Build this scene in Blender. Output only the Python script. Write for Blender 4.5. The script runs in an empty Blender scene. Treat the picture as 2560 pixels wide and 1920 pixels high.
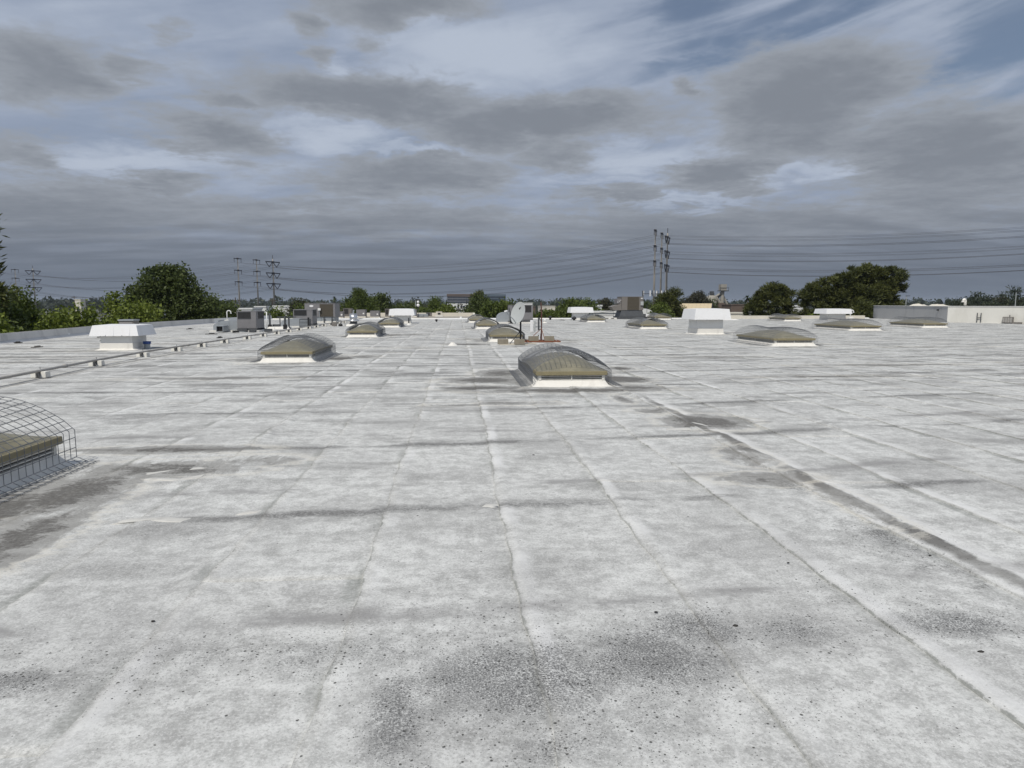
import bpy, math, random
import numpy as np
from mathutils import Vector, Matrix

random.seed(7)
S = bpy.context.scene
COL = S.collection
rad = math.radians

# ------------------------------------------------------------------ camera
EYE = 1.6
cam_d = bpy.data.cameras.new('camera')
cam_d.sensor_fit = 'HORIZONTAL'
cam_d.sensor_width = 36.0
cam_d.lens = 36.0 * 1700.0 / 2560.0
cam_d.clip_start = 0.05
cam_d.clip_end = 20000
cam = bpy.data.objects.new('camera', cam_d)
COL.objects.link(cam)
cam.location = (0, 0, EYE)
cam.rotation_euler = (rad(90 - 6.72), 0, rad(-4.5))
S.camera = cam

# ------------------------------------------------------------------ exposure
S.view_settings.view_transform = 'Standard'
S.view_settings.look = 'None'
S.view_settings.exposure = 0.0
S.view_settings.gamma = 1.0
S.view_settings.use_curve_mapping = False
S.render.engine = 'CYCLES'
S.cycles.max_bounces = 6
S.cycles.transparent_max_bounces = 8
S.cycles.use_denoising = True

SUN_EL, SUN_AZ = 56.0, 209.0        # azimuth clockwise from +Y: behind the camera, a little to its left


# ------------------------------------------------------------------ node helper
class NT:
    def __init__(self, tree):
        self.t = tree
        self.n = tree.nodes
        self.l = tree.links

    def new(self, typ, **kw):
        nd = self.n.new(typ)
        for k, v in kw.items():
            setattr(nd, k, v)
        return nd

    def put(self, sock, v):
        if hasattr(v, 'is_output') or isinstance(v, bpy.types.NodeSocket):
            self.l.new(v, sock)
        elif isinstance(v, (tuple, list)):
            if len(v) == 3 and sock.type == 'RGBA':
                v = (*v, 1.0)
            sock.default_value = v
        else:
            sock.default_value = v

    def m(self, op, a, b=None, c=None, clamp=False):
        nd = self.new('ShaderNodeMath', operation=op, use_clamp=clamp)
        self.put(nd.inputs[0], a)
        if b is not None:
            self.put(nd.inputs[1], b)
        if c is not None:
            self.put(nd.inputs[2], c)
        return nd.outputs[0]

    def add(self, a, b): return self.m('ADD', a, b)
    def sub(self, a, b): return self.m('SUBTRACT', a, b)
    def mul(self, a, b): return self.m('MULTIPLY', a, b)
    def div(self, a, b): return self.m('DIVIDE', a, b)
    def mx(self, a, b): return self.m('MAXIMUM', a, b)
    def mn(self, a, b): return self.m('MINIMUM', a, b)

    def step(self, v, lo, hi, a=0.0, b=1.0):
        nd = self.new('ShaderNodeMapRange', interpolation_type='SMOOTHSTEP')
        self.put(nd.inputs['Value'], v)
        self.put(nd.inputs['From Min'], lo)
        self.put(nd.inputs['From Max'], hi)
        self.put(nd.inputs['To Min'], a)
        self.put(nd.inputs['To Max'], b)
        return nd.outputs[0]

    def mix(self, f, a, b, blend='MIX'):
        nd = self.new('ShaderNodeMix', data_type='RGBA', blend_type=blend)
        self.put(nd.inputs[0], f)
        self.put(nd.inputs[6], a)
        self.put(nd.inputs[7], b)
        return nd.outputs[2]

    def noise(self, vec, scale, detail=3.0, rough=0.55, dist=0.0):
        nd = self.new('ShaderNodeTexNoise')
        if vec is not None:
            self.put(nd.inputs['Vector'], vec)
        self.put(nd.inputs['Scale'], scale)
        self.put(nd.inputs['Detail'], detail)
        self.put(nd.inputs['Roughness'], rough)
        self.put(nd.inputs['Distortion'], dist)
        return nd.outputs['Fac']

    def sep(self, v):
        nd = self.new('ShaderNodeSeparateXYZ')
        self.put(nd.inputs[0], v)
        return nd.outputs[0], nd.outputs[1], nd.outputs[2]

    def comb(self, x, y, z):
        nd = self.new('ShaderNodeCombineXYZ')
        self.put(nd.inputs[0], x)
        self.put(nd.inputs[1], y)
        self.put(nd.inputs[2], z)
        return nd.outputs[0]

    def scale(self, v, s):
        nd = self.new('ShaderNodeMapping')
        self.put(nd.inputs['Vector'], v)
        nd.inputs['Scale'].default_value = s
        return nd.outputs[0]

    def attr(self, name):
        return self.new('ShaderNodeAttribute', attribute_name=name).outputs['Fac']


# ------------------------------------------------------------------ sky
W = bpy.data.worlds.new('World')
S.world = W
W.use_nodes = True
W.cycles.sampling_method = 'MANUAL'
W.cycles.sample_map_resolution = 512
T = NT(W.node_tree)
T.n.clear()
gen = T.new('ShaderNodeTexCoord').outputs['Generated']
nrm = T.new('ShaderNodeVectorMath', operation='NORMALIZE')
T.put(nrm.inputs[0], gen)
dx, dy, dz = T.sep(nrm.outputs[0])
az = T.mul(T.m('ARCTAN2', dx, dy), 57.2958)
el = T.mul(T.m('ARCSINE', dz), 57.2958)
pos = T.mx(dz, 0.0)
den = T.add(pos, 0.10)
plane = T.comb(T.div(dx, den), T.div(dy, den), 0.0)          # a flat cloud layer seen from below
nA = T.noise(plane, 1.05, 7.0, 0.58, 0.25)
nB = T.noise(T.scale(plane, (2.3, 2.3, 2.3)), 1.9, 5.0, 0.62)
nC = T.noise(T.scale(plane, (0.9, 2.6, 1.0)), 1.2, 4.0, 0.55)
wob = T.mul(T.sub(T.noise(plane, 3.1, 5.0, 0.65), 0.5), 2.0)
wob2 = T.mul(T.sub(T.noise(plane, 2.6, 5.0, 0.65, 0.4), 0.5), 2.0)
azw = T.add(az, T.mul(wob, 5.0))
elw = T.add(el, T.mul(wob2, 2.2))


def blobs(lst, soft=1.0, warp=True):
    out = None
    for (a, e, ra, re, *r) in lst:
        amp = r[0] if r else 1.0
        rot = r[1] if len(r) > 1 else 0.0
        da = T.sub(azw if warp else az, a)
        de = T.sub(elw if warp else el, e)
        if rot:
            c, s = math.cos(rad(rot)), math.sin(rad(rot))
            da, de = T.add(T.mul(da, c), T.mul(de, s)), T.sub(T.mul(de, c), T.mul(da, s))
        q = T.add(T.m('POWER', T.mul(da, 1 / ra), 2.0), T.m('POWER', T.mul(de, 1 / re), 2.0))
        v = T.mul(T.m('EXPONENT', T.mul(q, -0.7 * soft)), amp)
        out = v if out is None else T.mx(out, v)
    return out


DARK = [(-29.1, 15.4, 4.2, 2.2, .9), (-23.6, 16.4, 2.8, 0.8, .75), (-20.4, 18.6, 1.1, 1.0, .6), (-11.5, 20.6, 1.7, 0.9, .85),
        (-3.9, 21.9, 6.4, 1.8, 1.1), (-5.8, 19.4, 3.0, 1.1, .9), (-11.2, 18.4, 1.4, 1.1, .9), (-6.7, 15.9, 9.4, 2.0, 1.15),
        (6.4, 14.3, 11.4, 1.9, 1.15), (-18.0, 12.1, 4.6, 2.0, 1.0), (-29.9, 9.8, 2.8, 1.1, .95), (-22.0, 8.5, 3.9, 0.8, .8),
        (-3.0, 10.3, 8.9, 2.1, .95), (-17.9, 15.0, 2.6, 0.6, .8), (26.6, 14.8, 6.3, 3.4, 1.15), (19.0, 16.2, 1.7, 0.7, .85),
        (21.1, 9.9, 4.6, 1.7, 1.05), (36.4, 9.7, 7.6, 3.7, 1.15), (13.0, 8.8, 5.0, 0.9, .9), (8.4, 11.8, 4.8, 1.3, .95),
        (-12.0, 6.8, 26, 1.6, .8), (22.0, 6.2, 24, 1.6, .85), (-30, 6.5, 12, 2.2, .85)]
GAPS = [(-8.6, 12.8, 3.6, 0.8, .9), (-3.6, 12.1, 3.2, 0.35, .8), (1.9, 19.1, 7.0, 1.6, .9), (-24, 10.2, 6.0, 0.7, .6, 3),
        (14.5, 11.4, 4.0, 0.8, .7), (28, 9.7, 4.0, 0.5, .55, 6), (-10.0, 17.8, 1.6, 0.6, .7), (12.0, 9.9, 6.0, 0.4, .5), (19, 8.0, 4.0, .35, .6)]
BLUE = [(18.3, 21.1, 3.0, 1.6, .9), (22.0, 18.5, 9.5, 0.75, .95, 11), (36.3, 14.9, 5.0, 0.7, .8, 6), (34.0, 12.6, 5.4, 0.55, .9, 9),
        (39.5, 18.2, 3.2, 2.6, 1.0), (29.5, 21.4, 7.5, 0.7, .55, 8), (-26.5, 20.4, 2.4, 0.6, .6), (-23.8, 12.6, 4.0, 1.8, .4), (-24, 17.6, 5.0, 1.2, .35)]

frame = T.step(el, 24.0, 31.0, 1.0, 0.0)                     # above this the layer is free noise
gaps = T.mul(blobs(GAPS), frame)
nD = T.noise(plane, 12.0, 4.0, 0.62)
nE = T.noise(plane, 27.0, 3.0, 0.6)
raw = T.add(T.mul(blobs(DARK), frame), T.mul(T.sub(nA, 0.5), 1.0))
raw = T.add(raw, T.mul(T.sub(nB, 0.5), 0.55))
raw = T.add(raw, T.add(T.mul(T.sub(nD, 0.5), 0.42), T.mul(T.sub(nE, 0.5), 0.18)))
raw = T.sub(raw, T.mul(gaps, 0.75))
raw = T.add(raw, T.mul(T.step(el, 26.0, 36.0), 0.22))
dark = T.step(raw, 0.20, 0.66)
# thin high wisps drawn out along one direction
ca, sa = math.cos(rad(11)), math.sin(rad(11))
wis = T.comb(T.mul(T.add(T.mul(az, ca), T.mul(el, sa)), 0.055), T.mul(T.sub(T.mul(el, ca), T.mul(az, sa)), 0.42), 0.0)
nW = T.noise(wis, 1.0, 5.0, 0.50, 0.5)
veil = T.mul(blobs(BLUE, 0.6, True), frame)
veil = T.sub(veil, T.mul(T.sub(nW, 0.47), 2.6))
bluef = T.mul(T.step(veil, 0.10, 1.05), T.step(az, 8.0, 16.0, 0.35, 1.0))

sky = T.new('ShaderNodeTexSky', sky_type='NISHITA', sun_disc=False)
sky.sun_elevation = rad(SUN_EL)
sky.sun_rotation = rad(SUN_AZ)
sky.air_density = 1.0
sky.dust_density = 1.0
bg_blue = T.new('ShaderNodeBackground')
T.put(bg_blue.inputs['Color'], sky.outputs[0])
bg_blue.inputs['Strength'].default_value = 0.065

veil_c = T.mix(T.step(T.add(T.mul(gaps, 0.45), T.add(T.mul(nW, 0.7), T.mul(T.noise(plane, 2.6, 6.0, 0.6), 0.5))), 0.42, 1.0), (0.280, 0.334, 0.442), (0.455, 0.512, 0.612))
dark_c = T.mix(T.step(raw, 0.45, 1.15), (0.312, 0.340, 0.386), (0.222, 0.246, 0.286))
cloud_c = T.mix(dark, veil_c, dark_c)
low = T.add(el, T.mul(T.sub(nC, 0.5), 6.0))
cloud_c = T.mix(T.step(low, 9.5, 2.0), cloud_c, T.mix(T.step(nC, 0.40, 0.68), (0.180, 0.203, 0.242), (0.250, 0.276, 0.322)))
cloud_c = T.mix(T.step(el, 7.0, 0.5, 0.0, 0.92), cloud_c, (0.140, 0.167, 0.214))
bg_cloud = T.new('ShaderNodeBackground')
T.put(bg_cloud.inputs['Color'], cloud_c)
bg_cloud.inputs['Strength'].default_value = 1.0
open_f = T.mul(T.mul(bluef, 0.72), T.mul(T.sub(1.0, dark), T.step(el, 7.0, 11.0)))
mixs = T.new('ShaderNodeMixShader')
T.put(mixs.inputs[0], open_f)
T.l.new(bg_cloud.outputs[0], mixs.inputs[1])
T.l.new(bg_blue.outputs[0], mixs.inputs[2])
wo = T.new('ShaderNodeOutputWorld')
T.l.new(mixs.outputs[0], wo.inputs['Surface'])

# ------------------------------------------------------------------ sun
sun_d = bpy.data.lights.new('sun', 'SUN')
sun_d.energy = 3.15
sun_d.angle = rad(0.6)
sun_d.color = (1.0, 0.95, 0.865)
sun = bpy.data.objects.new('sun', sun_d)
COL.objects.link(sun)
sd = Vector((math.sin(rad(SUN_AZ)) * math.cos(rad(SUN_EL)), math.cos(rad(SUN_AZ)) * math.cos(rad(SUN_EL)), math.sin(rad(SUN_EL))))
sun.rotation_euler = sd.to_track_quat('Z', 'Y').to_euler()
sun.location = (0, -20, 40)


# ================================================================== materials
MATS = {}


def mat(name, col, rough=0.6, metal=0.0, var=0.12, vs=6.0, bump=0.0, bs=40.0, dirt=None, dirt_amt=0.5, ds=3.0, spec=0.4):
    """a surface with mottled tone, optional blotchy dirt and fine relief"""
    if name in MATS:
        return MATS[name]
    mt = bpy.data.materials.new(name)
    mt.use_nodes = True
    N = NT(mt.node_tree)
    b = N.n['Principled BSDF']
    ob = N.new('ShaderNodeTexCoord').outputs['Object']
    n1 = N.noise(ob, vs, 4.0, 0.6)
    lo = tuple(max(c * (1 - var), 0) for c in col)
    hi = tuple(min(c * (1 + var), 1) for c in col)
    c = N.mix(n1, lo, hi)
    if dirt:
        n2 = N.noise(N.scale(ob, (1, 1, 0.45)), ds, 6.0, 0.65)
        c = N.mix(N.step(n2, 0.48, 0.75, 0.0, dirt_amt), c, dirt)
    N.put(b.inputs['Base Color'], c)
    N.put(b.inputs['Roughness'], N.step(n1, 0.2, 0.8, rough - 0.08, min(rough + 0.08, 1.0)))
    b.inputs['Metallic'].default_value = metal
    b.inputs['Specular IOR Level'].default_value = spec
    if bump:
        bp = N.new('ShaderNodeBump')
        bp.inputs['Strength'].default_value = bump
        bp.inputs['Distance'].default_value = 0.01
        N.put(bp.inputs['Height'], N.noise(ob, bs, 3.0))
        N.put(b.inputs['Normal'], bp.outputs[0])
    MATS[name] = mt
    return mt


WHITE = mat('white_paint', (0.76, 0.76, 0.74), 0.5, var=0.05, vs=2.0, dirt=(0.50, 0.49, 0.46), dirt_amt=0.35, ds=2.0)
HOODW = mat('white_hood_paint', (0.80, 0.80, 0.80), 0.42, var=0.03, vs=2.0, dirt=(0.62, 0.61, 0.58), dirt_amt=0.3)
FLASH = mat('white_coating', (0.74, 0.72, 0.67), 0.7, var=0.06, vs=5.0, bump=0.25, bs=22, dirt=(0.52, 0.50, 0.46), dirt_amt=0.4, ds=4.0)
CREAM = mat('cream_paint', (0.66, 0.62, 0.53), 0.7, var=0.06, vs=0.8, dirt=(0.46, 0.44, 0.40), dirt_amt=0.4, ds=0.6)
PARA = mat('parapet_coating', (0.60, 0.59, 0.57), 0.75, var=0.12, vs=1.2, bump=0.3, bs=12, dirt=(0.30, 0.30, 0.30), dirt_amt=0.6, ds=1.1)
LOUV = mat('louvre_paint', (0.66, 0.65, 0.61), 0.5, var=0.08, vs=9, dirt=(0.34, 0.33, 0.30), dirt_amt=0.5, ds=8)
DARKG = mat('dark_gap', (0.02, 0.02, 0.02), 0.8, var=0.2)
TAN = mat('tan_rim', (0.245, 0.212, 0.125), 0.5, var=0.14, vs=14, dirt=(0.17, 0.15, 0.10), dirt_amt=0.6, ds=9)
DOME = mat('tan_dome', (0.195, 0.176, 0.116), 0.42, var=0.16, vs=5, bump=0.12, bs=25, dirt=(0.285, 0.262, 0.185), dirt_amt=0.7, ds=4)
WIRE = mat('galvanised_wire', (0.150, 0.158, 0.170), 0.55, 0.3, var=0.15)
GALV = mat('galvanised_sheet', (0.33, 0.355, 0.375), 0.5, 0.25, var=0.12, vs=8, dirt=(0.30, 0.31, 0.32), dirt_amt=0.4)
SPUN = mat('spun_aluminium', (0.62, 0.63, 0.64), 0.30, 0.85, var=0.08, vs=12)
ACG = mat('grey_cabinet', (0.205, 0.200, 0.205), 0.5, var=0.07, vs=3, dirt=(0.12, 0.12, 0.12), dirt_amt=0.35)
ACT = mat('taupe_cabinet', (0.185, 0.170, 0.155), 0.55, var=0.07, vs=3, dirt=(0.11, 0.10, 0.09), dirt_amt=0.4)
COIL = mat('dark_coil', (0.040, 0.036, 0.034), 0.55, var=0.3, vs=40, bump=0.6, bs=120)
COILB = mat('brown_coil', (0.088, 0.075, 0.055), 0.55, var=0.25, vs=40, bump=0.6, bs=120)
BLACK = mat('black_metal', (0.018, 0.018, 0.019), 0.5, var=0.2)
DGREY = mat('dark_grey_metal', (0.085, 0.090, 0.096), 0.5, 0.2, var=0.15, dirt=(0.16, 0.16, 0.15), dirt_amt=0.3)
PIPEM = mat('weathered_pipe', (0.36, 0.345, 0.32), 0.6, 0.1, var=0.2, vs=6, dirt=(0.20, 0.18, 0.15), dirt_amt=0.5, ds=2)
BLOCKW = mat('white_block', (0.70, 0.685, 0.63), 0.75, var=0.08, vs=14, bump=0.4, bs=50, dirt=(0.45, 0.42, 0.36), dirt_amt=0.4, ds=8)
CINDER = mat('cinder_block', (0.27, 0.24, 0.185), 0.9, var=0.2, vs=30, bump=0.8, bs=90, dirt=(0.17, 0.14, 0.10), dirt_amt=0.5)
RUST = mat('rusty_steel', (0.10, 0.045, 0.035), 0.7, var=0.3, vs=14)
REDP = mat('red_primer', (0.22, 0.085, 0.045), 0.65, var=0.25, vs=14, dirt=(0.20, 0.13, 0.09), dirt_amt=0.5)
PLANKM = mat('pale_plank', (0.56, 0.52, 0.44), 0.8, var=0.15, vs=10)
DISHM = mat('dish_grey', (0.42, 0.44, 0.435), 0.45, var=0.06, vs=8, dirt=(0.36, 0.37, 0.36), dirt_amt=0.4)
POLEC = mat('pale_pole', (0.30, 0.275, 0.24), 0.7, 0.0, var=0.12, vs=0.8)
POLED = mat('dark_steel_arm', (0.055, 0.055, 0.065), 0.6, 0.2, var=0.15)
LINEM = mat('cable_dark', (0.05, 0.05, 0.055), 0.6, var=0.1)
CONC = mat('concrete', (0.33, 0.31, 0.27), 0.85, var=0.12, vs=0.6, dirt=(0.2, 0.19, 0.17), dirt_amt=0.4, ds=0.4)
GREYW = mat('grey_wall_paint', (0.40, 0.40, 0.395), 0.75, var=0.06, vs=0.7, dirt=(0.10, 0.10, 0.105), dirt_amt=0.5, ds=0.5)
CREAMW = mat('offwhite_wall_paint', (0.72, 0.705, 0.65), 0.75, var=0.05, vs=0.7, dirt=(0.50, 0.48, 0.42), dirt_amt=0.5, ds=0.5)
TANR = mat('tan_metal_roof', (0.55, 0.45, 0.29), 0.6, var=0.08, vs=0.5)
GABLE = mat('grey_gable', (0.15, 0.155, 0.165), 0.7, var=0.1, vs=0.5)
GLASS = mat('window_glass', (0.035, 0.045, 0.060), 0.12, 0.0, var=0.3, vs=0.3, spec=0.8)
BROWNB = mat('brown_facade', (0.13, 0.095, 0.075), 0.8, var=0.2, vs=0.5)
OFFG = mat('office_cladding', (0.17, 0.175, 0.19), 0.6, var=0.06, vs=0.1)
OFFB = mat('office_cladding_blue', (0.105, 0.135, 0.165), 0.35, var=0.08, vs=0.1)
BLUEF = mat('far_blue_facade', (0.17, 0.22, 0.31), 0.5, var=0.08, vs=0.1)
SMEAR = mat('coating_smear', (0.55, 0.54, 0.505), 0.75, var=0.12, vs=8, bump=0.4, bs=30, dirt=(0.36, 0.345, 0.32), dirt_amt=0.7, ds=7)
BARK = mat('bark', (0.085, 0.068, 0.052), 0.9, var=0.3, vs=5)
BLUEP = mat('blue_plastic', (0.03, 0.07, 0.24), 0.4, var=0.1)
GROUNDM = mat('ground_mix', (0.12, 0.12, 0.105), 0.9, var=0.3, vs=0.05, dirt=(0.06, 0.075, 0.04), dirt_amt=0.8, ds=0.02)
GRAV = mat('tan_gravel_roof', (0.36, 0.33, 0.28), 0.9, var=0.15, vs=0.6, bump=0.3, dirt=(0.24, 0.22, 0.19), dirt_amt=0.5, ds=0.4)
CARW = mat('white_car_paint', (0.6, 0.62, 0.64), 0.25, var=0.03)
STONE = mat('dark_stone', (0.035, 0.032, 0.03), 0.8, var=0.3, vs=60)


def leaf_mat(name, a, b, trans=0.25):
    mt = bpy.data.materials.new(name)
    mt.use_nodes = True
    N = NT(mt.node_tree)
    p = N.n['Principled BSDF']
    t = N.attr('tint')
    c = N.mix(t, a, b)
    N.put(p.inputs['Base Color'], c)
    p.inputs['Roughness'].default_value = 0.55
    p.inputs['Specular IOR Level'].default_value = 0.3
    tr = N.new('ShaderNodeBsdfTranslucent')
    N.put(tr.inputs['Color'], c)
    ms = N.new('ShaderNodeMixShader')
    ms.inputs[0].default_value = trans
    N.l.new(p.outputs[0], ms.inputs[1])
    N.l.new(tr.outputs[0], ms.inputs[2])
    N.l.new(ms.outputs[0], N.n['Material Output'].inputs['Surface'])
    return mt


LF_DARK = leaf_mat('leaf_dark_green', (0.038, 0.058, 0.014), (0.108, 0.135, 0.036))
LF_LIGHT = leaf_mat('leaf_yellow_green', (0.066, 0.098, 0.012), (0.195, 0.235, 0.036))
LF_MID = leaf_mat('leaf_mid_green', (0.050, 0.075, 0.012), (0.135, 0.172, 0.032))
LF_PINE = leaf_mat('needle_dark_olive', (0.026, 0.036, 0.010), (0.125, 0.135, 0.034), 0.2)
LF_BROWN = leaf_mat('leaf_brown_green', (0.035, 0.036, 0.020), (0.075, 0.070, 0.036))
LF_FAR = leaf_mat('leaf_far_green', (0.028, 0.040, 0.020), (0.058, 0.072, 0.034))


dn_ = NT(DOME.node_tree)
db = dn_.n['Principled BSDF']
src = db.inputs['Base Color'].links[0].from_socket
orn = dn_.new('ShaderNodeObjectInfo').outputs['Random']
shift = dn_.comb(dn_.mul(orn, 37.0), dn_.mul(orn, 11.0), 0.0)
oc = dn_.new('ShaderNodeVectorMath', operation='ADD')
dn_.put(oc.inputs[0], dn_.new('ShaderNodeTexCoord').outputs['Object'])
dn_.put(oc.inputs[1], shift)
blo = dn_.noise(oc.outputs[0], 2.2, 6.0, 0.7)
c1_ = dn_.mix(dn_.step(blo, 0.46, 0.68, 0.0, 0.75), src, (0.33, 0.295, 0.185))
c1_ = dn_.mix(dn_.step(dn_.noise(oc.outputs[0], 5.0, 6.0, 0.75), 0.52, 0.70, 0.0, 0.55), c1_, (0.105, 0.096, 0.068))
c1_ = dn_.mix(dn_.mul(orn, 0.30), c1_, (0.22, 0.215, 0.185))
dn_.put(db.inputs['Base Color'], c1_)


# ================================================================== mesh builder
class MB:
    def __init__(self):
        self.v = []
        self.f = []

    def quadbox(self, b, t):
        """b, t: four bottom and four top points, counter-clockwise"""
        o = len(self.v)
        self.v += [tuple(p) for p in b] + [tuple(p) for p in t]
        self.f += [(o + 3, o + 2, o + 1, o), (o + 4, o + 5, o + 6, o + 7)]
        for i in range(4):
            j = (i + 1) % 4
            self.f.append((o + i, o + j, o + 4 + j, o + 4 + i))
        return self

    def box(self, x0, x1, y0, y1, z0, z1):
        return self.quadbox([(x0, y0, z0), (x1, y0, z0), (x1, y1, z0), (x0, y1, z0)],
                            [(x0, y0, z1), (x1, y0, z1), (x1, y1, z1), (x0, y1, z1)])

    def frustum(self, wx, wy, z0, tx, ty, z1, cx=0, cy=0):
        return self.quadbox([(cx - wx, cy - wy, z0), (cx + wx, cy - wy, z0), (cx + wx, cy + wy, z0), (cx - wx, cy + wy, z0)],
                            [(cx - tx, cy - ty, z1), (cx + tx, cy - ty, z1), (cx + tx, cy + ty, z1), (cx - tx, cy + ty, z1)])

    def tube(self, pts, r, n=6, r1=None, cap=True):
        pts = [Vector(p) for p in pts]
        o = len(self.v)
        k = len(pts)
        ref = None
        for i, p in enumerate(pts):
            d = (pts[min(i + 1, k - 1)] - pts[max(i - 1, 0)]).normalized()
            if ref is None:
                ref = Vector((0, 0, 1)) if abs(d.z) < 0.9 else Vector((1, 0, 0))
            a = d.cross(ref).normalized()
            b = d.cross(a).normalized()
            ref = a.cross(d)
            rr = r if r1 is None else r + (r1 - r) * i / max(k - 1, 1)
            for j in range(n):
                t = 2 * math.pi * j / n
                self.v.append(tuple(p + a * (rr * math.cos(t)) + b * (rr * math.sin(t))))
        for i in range(k - 1):
            for j in range(n):
                j2 = (j + 1) % n
                self.f.append((o + i * n + j, o + i * n + j2, o + (i + 1) * n + j2, o + (i + 1) * n + j))
        if cap:
            self.f.append(tuple(o + j for j in reversed(range(n))))
            self.f.append(tuple(o + (k - 1) * n + j for j in range(n)))
        return self

    def lathe(self, prof, n=24, cx=0, cy=0):
        o = len(self.v)
        for (r, z) in prof:
            for j in range(n):
                t = 2 * math.pi * j / n
                self.v.append((cx + r * math.cos(t), cy + r * math.sin(t), z))
        for i in range(len(prof) - 1):
            for j in range(n):
                j2 = (j + 1) % n
                self.f.append((o + i * n + j, o + i * n + j2, o + (i + 1) * n + j2, o + (i + 1) * n + j))
        return self

    def face(self, pts):
        o = len(self.v)
        self.v += [tuple(p) for p in pts]
        self.f.append(tuple(range(o, o + len(pts))))
        return self

    def rot(self, M):
        self.v = [tuple(M @ Vector(p)) for p in self.v]
        return self

    def build(self, name, m, parent=None, smooth=False, bevel=0.0):
        me = bpy.data.meshes.new(name)
        me.from_pydata(self.v, [], self.f)
        me.update()
        if smooth:
            me.polygons.foreach_set('use_smooth', [True] * len(me.polygons))
        me.materials.append(m)
        o = bpy.data.objects.new(name, me)
        COL.objects.link(o)
        if parent is not None:
            o.parent = parent
        if bevel:
            bm = o.modifiers.new('edge', 'BEVEL')
            bm.width = bevel
            bm.segments = 2
            bm.limit_method = 'ANGLE'
        return o


def tag(o, label, cat, group=None):
    o['label'] = label
    o['category'] = cat
    if group:
        o['group'] = group
    return o


def thing(name, label, cat, loc=(0, 0, 0), rz=0.0, group=None):
    o = bpy.data.objects.new(name, None)
    o.empty_display_size = 0.1
    COL.objects.link(o)
    o.location = loc
    o.rotation_euler = (0, 0, rad(rz))
    return tag(o, label, cat, group)


def dup(src, loc, rz=None, label=None, group=None, scale=None):
    """copy of a thing with its parts and sub-parts, sharing meshes"""
    def rec(o, parent):
        c = o.copy()
        COL.objects.link(c)
        c.parent = parent
        for ch in list(o.children):
            rec(ch, c)
        return c
    r = rec(src, None)
    r.location = loc
    if rz is not None:
        r.rotation_euler = (0, 0, rad(rz))
    if scale is not None:
        r.scale = scale
    if label:
        r['label'] = label
    if group:
        r['group'] = group
    return r


def structure(o):
    o['kind'] = 'structure'
    return o


# ================================================================== ground and roof deck
g = MB()
g.box(-6000, 6000, -3000, 9000, -7.4, -7.0)
structure(g.build('ground', GROUNDM))

RX0, RX1, RY0, RY1 = -19.3, 45.0, -9.0, 72.5
deck = MB()
deck.box(RX0 - .4, RX1 + 3, RY0, RY1, -6.98, -0.03)
roof = structure(deck.build('roof', FLASH))

SKY = [  # x of centre, y of front edge, label, guard variant, width factor
    (-4.62, 3.95, 'nearest skylight, cut off by the left photo edge, with a tall square wire cage', 0),
    (-4.70, 19.05, 'tan domed skylight under a sagging wire cage, between the pipe and the centre skylight', 1),
    (-4.62, 33.2, 'smaller tan domed skylight third back in the left row, dark stains on its right', 2),
    (-4.70, 46.8, 'farthest tan skylight of the left row, directly before a white hooded vent', 2),
    (2.19, 13.0, 'large tan domed skylight in the middle of the roof with a wavy wire cage', 1),
    (2.03, 28.7, 'mottled yellowish skylight right behind the dish antenna pole', 2),
    (1.85, 43.6, 'tan skylight with dark arched cage, just behind the one at the dish antenna', 2),
    (1.62, 58.5, 'farthest small skylight of the middle row, before the dark trees', 2),
    (12.72, 24.9, 'wide tan skylight with a high cage of upright wires, right of the hooded vent', 0),
    (12.45, 42.7, 'tan skylight between the dish antenna and the big right hooded vent', 2),
    (12.05, 59.0, 'small tan skylight half in front of a white hooded vent', 2),
    (20.6, 71.0 - 3.4, 'distant tan skylight just right of the big taupe unit', 2),
    (24.3, 39.0, 'broad flat tan skylight in front of the rightmost hooded vent', 0),
    (31.0, 61.2, 'pale yellow skylight at the far roof edge below the two pines', 2),
    (32.0, 43.5, 'rightmost tan skylight, seen against the grey wall', 0),
]
SKW, SKL = 1.36, 3.0


def hash01(*a):
    v = math.sin(sum(x * k for x, k in zip(a, (12.9898, 78.233, 37.719)))) * 43758.5453
    return v - math.floor(v)


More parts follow.
